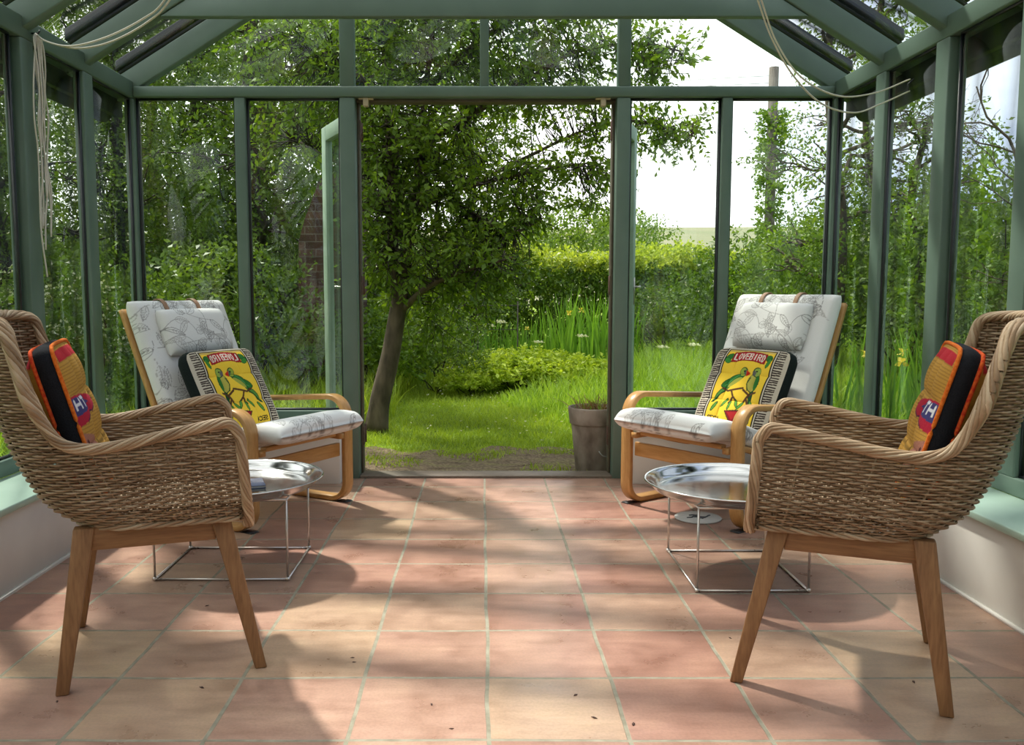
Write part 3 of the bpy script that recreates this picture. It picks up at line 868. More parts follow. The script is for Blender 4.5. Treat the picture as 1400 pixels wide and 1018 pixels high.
PAD = [(.122, .418), (.01, .424), (-.11, .400), (-.27, .350), (-.42, .326), (-.525, .375), (-.595, .49), (-.675, .66), (-.752, .83), (-.820, .985)]
def bentwood_chair(label):
    root = empty('bentwood_armchair')
    tag(root, label, 'armchair', 'bentwood armchairs with leaf print cushions')
    w = M['birch']
    for sy in (-1, 1):
        y = sy * .325
        pr = rounded([(-.60, .014), (-.012, .014), (-.012, .525), (-.67, .475)], [.085, .095], 10)
        o = MB().strip([(p[0], y, p[1]) for p in pr], (0, 1, 0), .062, .024).build('side_frame', w, root)
        for x in (-.035, -.52):
            MB().box(x - .03, x + .03, y - .022, y + .022, 0.0, .0025).build('foot_pad', M['foot'], o)
        q = MB(); q.frustum((-.02, y, .0), (.02, .024), (-.02, y, .006), (.012, .02)); q.build('foot_pad', M['foot'], o)
        # seat and back rail, one bent piece
        rail = spline([(.0, .335), (-.12, .333), (-.28, .290), (-.43, .268), (-.56, .33), (-.645, .46), (-.725, .63), (-.803, .80), (-.868, .945)], 60)
        MB().strip([(p[0], sy * .270, p[1]) for p in rail], (0, 1, 0), .034, .026).build('seat_rail', w, root)
    # cross pieces
    MB().box(-.05, -.030, -.293, .293, .232, .298).build('front_rail', M['birch_y'], root, bevel=.004)
    MB().box(-.045, -.010, -.24, .24, .338, .357).build('seat_cross_rail', M['birch_y'], root, bevel=.004)
    MB().box(-.60, -.575, -.293, .293, .255, .325).build('rear_rail', M['birch_y'], root, bevel=.004)
    MB().box(-.67, -.645, -.293, .293, .425, .47).build('arm_rail', M['birch_y'], root, bevel=.004)
    for (x, z) in ((-.672, .52), (-.738, .66), (-.803, .80)):
        MB().box(x - .008, x + .008, -.24, .24, z - .02, z + .02).build('back_slat', M['birch_y'], root, bevel=.004)
    # long cushion: closed rounded section carried along the seat and back
    n, mt, ms = 400, 132, 14
    path = spline(PAD, n)
    s = np.concatenate([[0], np.cumsum(np.linalg.norm(np.diff(path, axis=0), axis=1))])
    tg = np.gradient(path, axis=0); tg /= np.linalg.norm(tg, axis=1)[:, None]
    nr = np.stack([tg[:, 1], -tg[:, 0]], 1)          # towards the sitter
    hw, th = .285, .098
    a_top = np.linspace(-1, 1, mt)
    cy = np.concatenate([a_top * (hw - .02), (hw - .02) + .026 * np.sin(np.linspace(0, PI, ms + 2)[1:-1]), -a_top[::4] * (hw - .02), -(hw - .02) - .026 * np.sin(np.linspace(0, PI, ms + 2)[1:-1])])
    cz = np.concatenate([np.full(mt, .5) , .5 * np.cos(np.linspace(0, PI, ms + 2)[1:-1]), np.full(len(a_top[::4]), -.5), -.5 * np.cos(np.linspace(0, PI, ms + 2)[1:-1])])
    k = len(cy)
    L = s[-1]
    taper = np.clip(np.minimum(s, L - s) / .050, 0, 1); taper = np.sqrt(1 - (1 - taper) ** 2) * .97 + .03
    soft = .5 + .5 * np.sqrt(np.clip(1 - (np.abs(cy) / (hw + .006)) ** 6, 0, 1))
    z = cz[None, :] * th * taper[:, None] * soft[None, :]
    wave = .004 * np.sin(s * 2 * PI / .24)[:, None] * (cz[None, :] > 0) * np.cos(cy / hw * PI / 2)[None, :]
    z = z + wave
    X = path[:, 0][:, None] + nr[:, 0][:, None] * z
    Z = path[:, 1][:, None] + nr[:, 1][:, None] * z
    Y = np.repeat(cy[None, :], n, 0) * (1 - .03 * (1 - taper[:, None]))
    V = np.stack([X, Y, Z], -1).reshape(-1, 3)
    i = np.arange(n - 1)[:, None] * k; j = np.arange(k)[None, :]; j2 = (j + 1) % k
    F = np.stack([i + j, i + j2, i + k + j2, i + k + j], -1).reshape(-1, 4)
    S2 = np.repeat(s[:, None], k, 1).ravel(); C2 = np.repeat(cy[None, :], n, 0).ravel() + .3
    cols = leafy_lines(C2, S2, .6, L, 3, 46)
    pad = np_mesh('seat_cushion', V, [F, np.array([list(range(k))]), np.array([list(range((n - 1) * k, n * k))[::-1]])], M['toile'], root, True, cols)
    # head pillow hung on two straps
    ang = math.atan2(PAD[-2][0] - PAD[-1][0], PAD[-1][1] - PAD[-2][1])
    pc = A(-.682, 0, .838); pil = pillow_mesh(root, pc, ang)
    up = A(-math.sin(ang), 0, math.cos(ang)); nn = A(math.cos(ang), 0, math.sin(ang))
    for y in (-.115, .085):
        e = A(PAD[-1][0], y, PAD[-1][1])
        P = [A(pc[0], y, pc[2]) + up * .112 - nn * .012, e - up * .055 + nn * .0545, e - up * .030 + nn * .050, e - up * .008 + nn * .036, e + up * .0065 + nn * .014, e + up * .0065 - nn * .014, e - up * .008 - nn * .036, e - nn * .0545 - up * .06]
        MB().strip(spline(P, 24), (0, 1, 0), .024, .004).build('strap', M['leather'], pil)
    return root

def pillow_mesh(root, c, ang):
    n = 110; mW, mH = .20, .118
    gu = np.linspace(-1, 1, 200); gv = np.linspace(-1, 1, 110)
    Vs, Fs, us, vs = [], [], [], []
    off = 0
    for sign in (1, -1):
        U, W = np.meshgrid(gu, gv, indexing='ij'); U = U.ravel(); W = W.ravel()
        h = sign * .048 * (np.clip(1 - np.abs(U) ** 8, 0, 1) ** .5) * (np.clip(1 - np.abs(W) ** 5, 0, 1) ** .5)
        y = U * mW * (1 - .015 * W ** 2); w = W * mH * (1 - .03 * U ** 2)
        Vs.append(np.stack([h * math.cos(ang) - w * math.sin(ang), y, h * math.sin(ang) + w * math.cos(ang)], 1))
        i = np.arange(199)[:, None] * 110; j = np.arange(109)[None, :]
        F = np.stack([i + j, i + 110 + j, i + 111 + j, i + j + 1], -1).reshape(-1, 4)
        Fs.append((F if sign > 0 else F[:, ::-1]) + off); off += len(U)
        us.append(y + .25); vs.append(w + .15)
    cols = leafy_lines(np.concatenate(us), np.concatenate(vs), .5, .3, 11, 12)
    return np_mesh('head_pillow', np.vstack(Vs) + c, np.vstack(Fs), M['toile'], root, True, cols)

# ------------------------------------------------------------------ wicker armchair
RIM_U = [0, .03, .18, .32, .40, .452, .480, .499, .512, .523, .535, .558, .61, .75, 1]
RIM_Z = [.678, .692, .668, .646, .642, .655, .684, .740, .82, .89, .935, .957, .966, .970, .974]
def wick_top(u):     # height of the rim, u = 0 arm front .. 1 middle of the back
    return np.interp(u, RIM_U, RIM_Z)
def wick_back(z): return np.interp(z, [.40, .425, .44, .465, .50, .54, .60, .66, .785, .90, 1.0], [-.185, -.215, -.242, -.272, -.300, -.322, -.349, -.371, -.407, -.425, -.433])
def wick_half(z): return np.interp(z, [.40, .44, .48, .6, .75, 1.0], [.235, .252, .270, .284, .290, .285])
def wick_pt(u, z):
    """outer shell; u in [-1,1], negative = right arm"""
    s = np.sign(u); a = np.abs(u); xb = wick_back(z); hw = wick_half(z); r = .15
    xf = np.interp(z, [.42, .72], [.222, .195])
    # three stretches: side, corner, back
    t1 = np.clip(a / .45, 0, 1); t2 = np.clip((a - .45) / .30, 0, 1); t3 = np.clip((a - .75) / .25, 0, 1)
    x = xf + (xb + r - xf) * t1
    y = hw * np.ones_like(x)
    ph = t2 * PI / 2
    x = np.where(a > .45, xb + r - r * np.sin(ph), x); y = np.where(a > .45, hw - r + r * np.cos(ph), y)
    y = np.where(a > .75, (hw - r) * (1 - t3), y)
    # slight hollow of the back
    x = np.where(a > .75, xb - .010 * t3 * (2 - t3), x)
    return np.stack([x, s * y, z * np.ones_like(x)], -1)

def wicker_chair(label):
    root = empty('wicker_armchair')
    tag(root, label, 'armchair', 'wicker armchairs on wooden legs')
    mb = MB()
    def wk(w, z):          # w: -1 right arm front .. 0 middle of the back .. 1 left arm front
        sg = np.where(np.asarray(w) < 0, -1.0, 1.0); return wick_pt(sg * np.maximum(1 - np.abs(w), 1e-6), z)
    def wtop(w): return wick_top(1 - np.abs(w))
    # even stations along the shell at middle height
    uu = np.linspace(-1, 1, 4001)
    P = wk(uu, np.full_like(uu, .62)); d = np.concatenate([[0], np.cumsum(np.linalg.norm(np.diff(P, axis=0), axis=1))])
    ns = 2 * int(round(d[-1] / .030 / 2)); u_st = np.interp(np.linspace(0, d[-1], ns + 1), d, uu)
    sub = 6
    u_row = np.interp(np.linspace(0, d[-1], ns * sub + 1), d, uu)
    ph = np.arange(len(u_row)) / sub * PI
    zrow = np.arange(.430, .975, .0076)
    rr = np.random.default_rng(3)
    def outward(p):
        tg = np.gradient(p, axis=0); nn = np.stack([tg[:, 1], -tg[:, 0], 0 * tg[:, 0]], 1); nn /= np.linalg.norm(nn, axis=1)[:, None] + 1e-9
        return nn
    # make sure the direction points away from the sitter
    sgn_out = 1.0 if (outward(wk(u_row, np.full_like(u_row, .6)))[len(u_row) // 2] @ A(-1, 0, 0)) > 0 else -1.0
    # two layers: the outer weave and, half a row lower, the inner face
    for layer, (dz, o0, rad) in enumerate(((0, -.006, .0030), (-.0038, -.0170, .0036))):
        for k, z in enumerate(zrow + dz):
            ok = z < wtop(u_row) - .012
            idx = np.where(ok)[0]
            if len(idx) == 0: continue
            for run in np.split(idx, np.where(np.diff(idx) > 1)[0] + 1):
                if len(run) < 5: continue
                u = u_row[run]; zz = z + .0008 * np.sin(u * 9 + k)
                p = wk(u, zz)
                nn = outward(p) * sgn_out
                off = .0046 * np.cos(ph[run] + PI * (k % 2)) + o0
                V, F, n_ = tube_arrays(p + nn * off[:, None], rad + rr.normal(0, .00015), 5)
                mb.add(V, [F])
    for u in u_st[1:-1]:
        zt = float(wtop(u))
        z = np.linspace(.425, zt - .006, 16)
        c = wk(np.full(16, u), z)
        c[:, :2] *= .965
        mb.tube(c, .0036, 5, cap=False)
    mb.build('woven_shell', M['wicker'], root, smooth=True)
    # plaited border along the rim and down the arm fronts
    q = spline(np.column_stack([np.array(RIM_U) * 1.9, RIM_Z]), 160)
    wF = np.concatenate([q[:, 0] / 1.9 - 1, (1 - q[:, 0] / 1.9)[::-1][1:]]); ztop = np.concatenate([q[:, 1], q[:, 1][::-1][1:]])
    c = wk(wF, ztop)
    dn = np.linspace(.402, ztop[0] - .016, 26)
    c0 = wk(np.full(26, -1.0), dn); c1 = wk(np.full(26, 1.0), dn[::-1])
    c = np.vstack([c0, c, c1]); c[:, :2] *= .98
    c[:26, 0] += .010; c[-26:, 0] += .010
    c = spline(c[::3], 620)
    tg = np.gradient(c, axis=0); tg /= np.linalg.norm(tg, axis=1)[:, None]
    o1 = np.cross(tg, A(0, 0, 1)); nl = np.linalg.norm(o1, axis=1)
    o1 = np.where((nl < .35)[:, None], A(0, 1, 0) * np.sign(c[:, 1:2]) * np.sign((o1[310] @ A(-1, 0, 0)) or 1), o1)
    o1 /= np.linalg.norm(o1, axis=1)[:, None] + 1e-9
    for it in range(45):
        o1[1:-1] = (o1[:-2] + o1[1:-1] + o1[2:]) / 3; o1 /= np.linalg.norm(o1, axis=1)[:, None] + 1e-9
    o2 = np.cross(o1, tg)
    s = np.concatenate([[0], np.cumsum(np.linalg.norm(np.diff(c, axis=0), axis=1))])
    bd = MB()
    nst = 9
    wide = np.interp(c[:, 2], [.655, .70, .80, .93], [1.0, 3.2, 3.2, 1.8])       # broader where it climbs to the back
    wide[:190] = 1; wide[-190:] = 1
    for it in range(60): wide[1:-1] = (wide[:-2] + wide[1:-1] + wide[2:]) / 3
    for q in range(nst):
        f = 2 * PI * q / nst + s * 2 * PI / .26
        rad = .0120
        p = c + rad * (wide[:, None] * np.cos(f)[:, None] * o1 + .9 * np.sin(f)[:, None] * o2)
        bd.tube(p, .0046 * wide ** .45, 6)
    for q in range(5):
        f = 2 * PI * q / 5 - s * 2 * PI / .3
        p = c + .007 * (np.cos(f)[:, None] * o1 + np.sin(f)[:, None] * o2)
        bd.tube(p, .0058 * wide ** .6, 5)
    bd.build('plaited_border', M['wicker_edge'], root, smooth=True)
    # seat: closely woven panel with a front lip
    se = MB()
    for k in range(64):
        x = .205 - k * .0068
        hw = .262 if x > -.10 else .262 - .55 * (abs(x + .10)) ** 1.15
        n_ = 61; y = np.linspace(-hw, hw, n_)
        z = .468 + .0028 * np.cos(np.arange(n_) * PI / 2 + PI * (k % 2))
        se.tube(np.stack([np.full(n_, x), y, z], 1), .0034, 5, cap=False)
    for k in range(6):
        z = .462 - k * .0072; y = np.linspace(-.262, .262, 61)
        x = .208 + .0028 * np.cos(np.arange(61) * PI / 2 + PI * (k % 2))
        se.tube(np.stack([x, y, np.full(61, z)], 1), .0034, 5, cap=False)
    se.build('woven_seat', M['wicker'], root, smooth=True)
    # lower binding
    b2 = MB()
    pl = wk(np.linspace(-1, 1, 220), np.full(220, .424)); pl[:, :2] *= .985
    for q in range(3):
        f = 2 * PI * q / 3 + np.linspace(0, 60, 220)
        b2.tube(pl + np.stack([0 * f, .004 * np.cos(f), .005 * np.sin(f)], 1), .0052, 5)
    b2.build('bottom_binding', M['wicker'], root, smooth=True)
    # wooden stand
    t = M['teak']
    for sx in (-1, 1):
        for sy in (-1, 1):
            topx = .155 if sx > 0 else -.185; botx = sx * .25
            b = MB(); b.frustum((botx, sy * .243, 0.0), (.016, .015), (topx, sy * .205, .425), (.026, .020))
            b.build('leg', t, root, bevel=.004)
    for sy in (-1, 1):
        MB().box(-.172, .142, sy * .205 - .015, sy * .205 + .015, .364, .4245).build('side_rail', M['teak_h'], root, bevel=.003)
    MB().box(.145, .170, -.184, .184, .366, .424).build('cross_rail', t, root, bevel=.003)
    MB().box(-.195, -.170, -.184, .184, .366, .424).build('cross_rail', t, root, bevel=.003)
    return root

# ------------------------------------------------------------------ tray tables
def tray_table(label, loc, bw, bd):
    root = empty('tray_table', loc)
    tag(root, label, 'side table', 'round steel tray tables')
    r = .0043; hx, hy = bw / 2, bd / 2
    fr = empty('wire_base', parent=root)
    for z in (r, .296):
        pts = [(-hx, -hy, z), (hx, -hy, z), (hx, hy, z), (-hx, hy, z)]
        for i in range(4):
            MB().tube([pts[i], pts[(i + 1) % 4]], r, 10).build('rod', M['wire'], fr, smooth=True)
    for sx in (-1, 1):
        for sy in (-1, 1):
            MB().tube([(sx * hx, sy * hy, r), (sx * hx, sy * hy, .296)], r, 10).build('upright', M['wire'], fr, smooth=True)
            MB().lathe([(.0, .0), (.008, .001), (.009, .005), (.008, .012), (0, .013)], 12, sx * hx, sy * hy).build('foot', M['wire'], fr, smooth=True)
    # tray
    p = [(0, .3035), (.05, .3035), (.264, .3035), (.270, .3035), (.282, .3045), (.292, .309), (.300, .317), (.312, .330), (.322, .339), (.330, .3425), (.334, .3410), (.334, .3380), (.329, .3375), (.322, .333), (.309, .318), (.300, .308), (.288, .3015), (.270, .3005), (.262, .3005), (.05, .3005), (0, .3005)]
    tr = MB().lathe(p, 96).build('tray', M['chrome'], root, smooth=True)
    return root

def build_furniture():
    # bentwood chairs
    l = bentwood_chair('bentwood armchair in front of the brick stack, head pillow straps both showing')
    r = copy_tree(l)
    l.location = (-.811, 3.974, 0); l.rotation_euler.z = math.radians(-29.5)
    r.location = (.893, 3.963, 0); r.rotation_euler.z = math.radians(216.4); r.scale = (1, 1, 1.03)
    l['label'] = 'pale bentwood armchair with white leaf print cushion, left of the garden doors'
    r['label'] = 'pale bentwood armchair with white leaf print cushion, right of the garden doors'
    # bird cushions
    for (ch, mir, dy, lab, roll) in ((l, True, -.02, 'yellow parrot needlepoint cushion with reversed lettering on the left bentwood armchair', .0),
                         (r, False, .03, 'yellow parrot needlepoint cushion with readable lettering on the right bentwood armchair', .0)):
        c = box_cushion('square_cushion', .212, .212, .033, .026, bird_print, M['needle'], M['navy'], mir, 3, 3, n=190)
        tag(c, lab, 'cushion', 'parrot needlepoint cushions')
        a = ch.rotation_euler.z
        lx, lz = -.440, .553
        p = Vector((lx, dy, lz)); p.rotate(Matrix.Rotation(a, 3, 'Z'))
        c.rotation_euler = (0, math.radians(-29), a)
        c.location = (ch.location.x + p.x, ch.location.y + p.y, p.z)
    # wicker chairs
    l = wicker_chair('x'); r = copy_tree(l)
    l.location = (-.931, 2.497, 0); l.rotation_euler.z = math.radians(19.6)
    r.location = (1.005, 2.39, 0); r.rotation_euler.z = math.radians(157.5)
    l['label'] = 'brown wicker armchair on wooden legs at the left side of the room'
    r['label'] = 'brown wicker armchair on wooden legs at the right side of the room'
    for (ch, mir, s, lab) in ((l, True, -1, 'thick black sided ochre wool cushion with red trim in the left wicker armchair'), (r, False, 1, 'thick black sided ochre wool cushion with red trim in the right wicker armchair')):
        ht = .026
        c = box_cushion('wool_cushion', .185, .205, ht, .030, knit_print, M['knit'], M['blackcloth'], mir, 3, 3,
                        trims=[(ht, .0052, M['orange']), (-ht, .0052, M['redtrim'])], back_print=back_knit, n=150, back_amt=1.8)
        tag(c, lab, 'cushion', 'ochre wool cushions')
        a = ch.rotation_euler.z
        p = Vector((-.216, .0, .690)); p.rotate(Matrix.Rotation(a, 3, 'Z'))
        c.rotation_euler = (0, math.radians(-16), a + s * math.radians(.5))
        c.location = (ch.location.x + p.x, ch.location.y + p.y, p.z)
    tray_table('round steel tray table holding the blue booklet, wide wire base', (-.937, 3.27, 0), .478, .388)
    tray_table('round steel tray table standing beside the pale floor disc, narrow wire base', (.938, 3.19, 0), .386, .470)
    # booklet on the left tray
    b = empty('booklet', (-.925, 3.26, .3040), math.radians(20)); tag(b, 'blue booklet lying on the left steel tray table', 'book')
    MB().box(-.10, .10, -.07, .07, 0, .0015).build('cover', M['bookcover'], b)
    MB().box(-.098, .097, -.068, .068, .0018, .0085).build('pages', M['paper'], b)
    MB().box(-.10, .10, -.07, .07, .0088, .0103).build('cover', M['bookcover'], b)
    # pale disc on the floor with a dark drawing
    d = empty('floor_disc', (.99, 3.94, 0)); tag(d, 'pale grey round disc with dark drawing lying on the tiles', 'disc')
    MB().lathe([(0, .0), (.103, .0), (.105, .002), (.105, .006), (.103, .0075), (0, .0075)], 64).build('plate', M['disc'], d, smooth=False)
    ink = MB()
    for P in ([(-.055, -.02), (-.03, -.012), (-.018, .012), (-.005, .02), (.01, .014)], [(-.035, .022), (-.012, .03), (.006, .02)], [(-.01, .012), (.01, -.004), (.035, -.006), (.05, .018), (.062, .024)], [(.0, .03), (.006, .0), (.0, -.02), (.016, -.035)], [(-.02, -.006), (.004, -.012), (.022, -.02), (.03, -.012)]):
        ink.tube(spline([(a, b_, .0074) for a, b_ in P], 16), .0042, 6, flat=1.0)
    ink.build('drawing', M['ink'], d, smooth=True)
    # specks of dry leaf on the tiles
    sp = None
    for k, (px, py) in enumerate([(617, 996), (590, 963), (787, 950), (812, 981), (866, 990), (482, 899), (998, 872), (283, 828), (276, 940), (1249, 932), (484, 905), (78, 959)]):
        q = at(px, py, 2.0); q = A(0, 0, EYE) + (q - A(0, 0, EYE)) * (EYE / (EYE - q[2]))
        if sp is None:
            V = np.array([(-.008, 0, .0012), (-.002, .0035, .002), (.009, .001, .0012), (.001, -.0035, .003), (-.008, 0, .0002), (-.002, .0035, .0006), (.009, .001, .0002), (.001, -.0035, .0008)])
            sp = np_mesh('leaf_fragment', V, [np.array([[0, 3, 2, 1], [4, 5, 6, 7], [0, 1, 5, 4], [1, 2, 6, 5], [2, 3, 7, 6], [3, 0, 4, 7]])], M['rust']); o = sp
        else: o = copy_tree(sp)
        tag(o, 'tiny dry brown leaf fragment lying on the terracotta tiles', 'leaf', 'leaf fragments on the floor')
        o.location = (q[0], q[1], .0003); o.rotation_euler.z = k * 1.9; o.scale = (.7 + .09 * (k % 5),) * 3
    # cords
    def sag(p0, p1, drop, n=28):
        t = np.linspace(0, 1, n)[:, None]; p = A(*p0) + (A(*p1) - A(*p0)) * t
        p[:, 2] -= (4 * drop * (t * (1 - t)))[:, 0]; return p
    # left: hook with hanging hanks, cord looping up to the ridge
    hk = A(-1.842, 3.74, 2.095)
    c = empty('blind_cord', tuple(hk)); tag(c, 'cream cord looped up to the ridge and hung in a hank by the left eaves', 'cord', 'cream blind cords')
    def loc(P): return [tuple(np.asarray(p) - hk) for p in P]
    for (a, b_) in ((232, 225), (225, 218)):
        P = [at(a, 0, 3.55), at(a - 30, 30 if a == 232 else 26, 3.6), at(a - 80, 57 if a == 232 else 51, 3.62), at(a - 128, 66 if a == 232 else 63, 3.66), at(62, 56, 3.72), hk]
        P = [at(a + 45, -80, 3.5)] + P
        MB().tube(loc(spline(P, 50)), .0038, 6).build('strand', M['cord'], c, smooth=True)
    rr = random.Random(5)
    for k in range(6):
        y0 = hk[1] - .035 + .014 * k; ln = .62 + .24 * rr.random()
        P = [hk, hk + A(.008, y0 - hk[1], -.03)]
        for q in range(1, 8):
            P.append(A(hk[0] + .006 * rr.uniform(-1, 1) + .012, y0 + .012 * rr.uniform(-1, 1), hk[2] - .03 - ln * q / 7))
        MB().tube(loc(spline(P, 40)), .0036, 6).build('strand', M['cord'], c, smooth=True)
    P = [hk, hk + A(.012, -.06, -.2), hk + A(.015, -.075, -.36), hk + A(.012, -.05, -.50), hk + A(.012, -.055, -.8), hk + A(.012, -.02, -1.0)]
    MB().tube(loc(spline(P, 40)), .0034, 6).build('strand', M['cord'], c, smooth=True)
    MB().tube(loc([hk + A(-.019, 0, .0), hk + A(.01, 0, .0), hk + A(.018, 0, .012)]), .004, 6).build('hook', M['black'], c, smooth=True)
    he = A(1.868, 3.93, 1.955)
    c = empty('blind_cord', tuple(he)); tag(c, 'cream cord sagging from the ridge across to the right eaves', 'cord', 'cream blind cords')
    def loc(P): return [tuple(np.asarray(p) - he) for p in P]
    P1 = [at(1022, -60, 3.3), at(1041, 0, 3.4), at(1062, 58, 3.5), at(1096, 106, 3.62), at(1146, 131, 3.74), at(1196, 127, 3.86), he]
    P2 = [at(1014, -60, 3.3), at(1036, 0, 3.4), at(1055, 52, 3.48), at(1085, 104, 3.58), at(1124, 142, 3.68), at(1168, 154, 3.8), at(1204, 142, 3.88), he + A(0, 0, -.05)]
    for P in (P1, P2): MB().tube(loc(spline(P, 60)), .0036, 6).build('strand', M['cord'], c, smooth=True)
    MB().tube(loc([he + A(.016, 0, 0), he + A(-.008, 0, -.02), he + A(-.004, 0, -.06)]), .004, 6).build('hook', M['black'], c, smooth=True)
# ------------------------------------------------------------------ plants
GZ = -.05          # garden level

def unit(v): return v / (np.linalg.norm(v, axis=-1, keepdims=True) + 1e-9)
def rdir(n, g=None):
    return unit((g or rng).normal(0, 1, (n, 3)))

def leaves(P, D, L, W, fold=.18):
    """one folded lozenge per leaf: returns V, F"""
    n = len(P)
    D = unit(D); S = unit(np.cross(D, rdir(n))); Nn = np.cross(S, D)
    L = np.broadcast_to(L, (n,))[:, None]; W = np.broadcast_to(W, (n,))[:, None]
    V = np.stack([P, P + D * L * .5 + S * W * .5 + Nn * W * fold, P + D * L - Nn * L * .10, P + D * L * .5 - S * W * .5 + Nn * W * fold], 1).reshape(-1, 3)
    F = (np.arange(n)[:, None] * 4 + np.arange(4)[None, :])
    return V, F

def twigs(C, D, length, k, spread=.8, droop=.25):
    """leaves along short twigs at C going D: returns leaf positions and directions"""
    n = len(C); D = unit(D)
    t = (np.arange(k) + .5) / k
    length = np.broadcast_to(length, (n,))
    side = unit(np.cross(D, rdir(n)))
    P = C[:, None, :] + D[:, None, :] * (t[None, :, None] * length[:, None, None])
    sg = np.where(np.arange(k) % 2 == 0, 1, -1)[None, :, None]
    dd = D[:, None, :] * .55 + side[:, None, :] * sg * spread + rng.normal(0, .28, (n, k, 3)) + A(0, 0, -droop)
    return P.reshape(-1, 3), dd.reshape(-1, 3)

def in_ball(n, c, r):
    d = rdir(n) * (rng.random((n, 1)) ** (1 / 2.4)) * np.asarray(r)
    return np.asarray(c) + d

def limb(p0, p1, n=9, wob=.06, up=.0):
    p0, p1 = np.asarray(p0, float), np.asarray(p1, float)
    L = np.linalg.norm(p1 - p0)
    t = np.linspace(0, 1, n)[:, None]
    w = rng.normal(0, wob * L, (4, 3)); tt = np.linspace(0, 1, 4)
    off = np.stack([np.interp(t[:, 0], tt, w[:, k]) for k in range(3)], 1) * np.sin(t * PI)
    p = p0 + (p1 - p0) * t + off; p[:, 2] += (up * L * np.sin(t * PI))[:, 0]
    return p

def blades(P, H, W, lean, g=None, seg=3):
    """grass blades bending over; returns V,F quads"""
    g = g or rng
    n = len(P); a = g.random(n) * 2 * PI; d = np.stack([np.cos(a), np.sin(a), 0 * a], 1)
    b = g.random(n) * 2 * PI; s = np.stack([np.cos(b), np.sin(b), 0 * b], 1)
    H = np.broadcast_to(H, (n,)); W = np.broadcast_to(W, (n,)); lean = np.broadcast_to(lean, (n,)) * (.3 + .9 * g.random(n))
    rows = []
    for k in range(seg):
        t = k / (seg - 1)
        c = P + A(0, 0, 1) * (H * t * (1 - .25 * lean * t))[:, None] + d * (H * lean * t * t)[:, None]
        w = W * (1 - t) ** .7 * .5 + W * .06
        rows += [c - s * w[:, None], c + s * w[:, None]]
    V = np.stack(rows, 1).reshape(-1, 3); m = 2 * seg
    F = np.concatenate([np.arange(n)[:, None] * m + np.array([2 * k, 2 * k + 1, 2 * k + 3, 2 * k + 2])[None, :] for k in range(seg - 1)])
    return V, F

def plant_tree(name, loc, trunk_pts, trunk_r, blobs, leaf, matl, bark, twig=.28, per=11, label='', group=None, limbs=True, ntw=1.0):
    """trunk_pts in local metres; blobs: (centre, radii, number of twigs)"""
    root = empty(name, loc); tag(root, label, 'tree', group)
    tb = MB(); tp = spline(np.asarray(trunk_pts, float), 24)
    tb.tube(tp, np.linspace(trunk_r, trunk_r * .35, 24), 10)
    C, Dv = [], []
    for (c, r, n) in blobs:
        c = np.asarray(c, float); n = int(n * ntw)
        q = in_ball(n, c, r); C.append(q)
        Dv.append(unit(q - c) * .5 + rdir(n) * .8 + A(0, 0, -.12))
        if limbs:
            j = np.argmin(np.linalg.norm(tp - (c - A(0, 0, .5 * np.mean(r))), axis=1)); j = min(j, 21)
            lm = limb(tp[j], c, 9, .07, .05); rr0 = trunk_r * (.5 - .012 * j)
            tb.tube(lm, np.linspace(rr0, rr0 * .35, 9), 7)
            for e in range(9):
                s0 = lm[4 + e % 5]; e1 = q[rng.integers(n)]
                sl = limb(s0, e1, 7, .08, .04); tb.tube(sl, np.linspace(rr0 * .35, .004, 7), 5, cap=False)
    C = np.vstack(C); Dv = np.vstack(Dv)
    P, D = twigs(C, Dv, twig * (.6 + .8 * rng.random(len(C))), per)
    P += rng.normal(0, .012, P.shape)
    sz = leaf * (.65 + .6 * rng.random(len(P)))
    V, F = leaves(P, D, sz, sz * .52)
    tb.build('trunk', bark, root, smooth=True)
    # thin shoots that carry the leaves
    np_mesh('foliage', V, F, matl, root)
    return root

def bush(name, loc, r, ntw, leaf, matl, label, cat='shrub', group=None, per=9, twig=.2, upright=.3, flowers=None, stems=True):
    root = empty(name, loc); tag(root, label, cat, group)
    c = A(0, 0, r[2] * .95)
    d = rdir(ntw); d[:, 2] = np.abs(d[:, 2]) * 1.3 - .45
    q = c + unit(d) * (rng.random((ntw, 1)) ** .4) * np.asarray(r)
    q[:, 2] = np.maximum(q[:, 2], .02)
    P, D = twigs(q, unit(q - c) * .6 + rdir(ntw) * .6 + A(0, 0, upright), twig * (.6 + .8 * rng.random(ntw)), per, droop=.1)
    sz = leaf * (.65 + .6 * rng.random(len(P)))
    V, F = leaves(P, D, sz, sz * .5)
    if stems:
        sb = MB()
        for k in range(8):
            e = q[rng.integers(ntw)]
            sb.tube(limb((rng.normal(0, .06), rng.normal(0, .06), -.02), e, 7, .06, .05), np.linspace(.012, .004, 7), 5)
        sb.build('stem', M['bark_dark'], root, smooth=True)
    np_mesh('foliage', V, F, matl, root)
    if flowers:
        n, fs, fm = flowers
        k = rng.choice(ntw, n)
        c0 = q[k] + unit(q[k] - c) * .06
        P = np.repeat(c0, 9, 0) + rng.normal(0, fs * .9, (n * 9, 3))
        V, F = leaves(P, rdir(n * 9) + A(0, 0, .3), fs, fs * .9)
        np_mesh('blossom', V, F, fm, root)
    return root

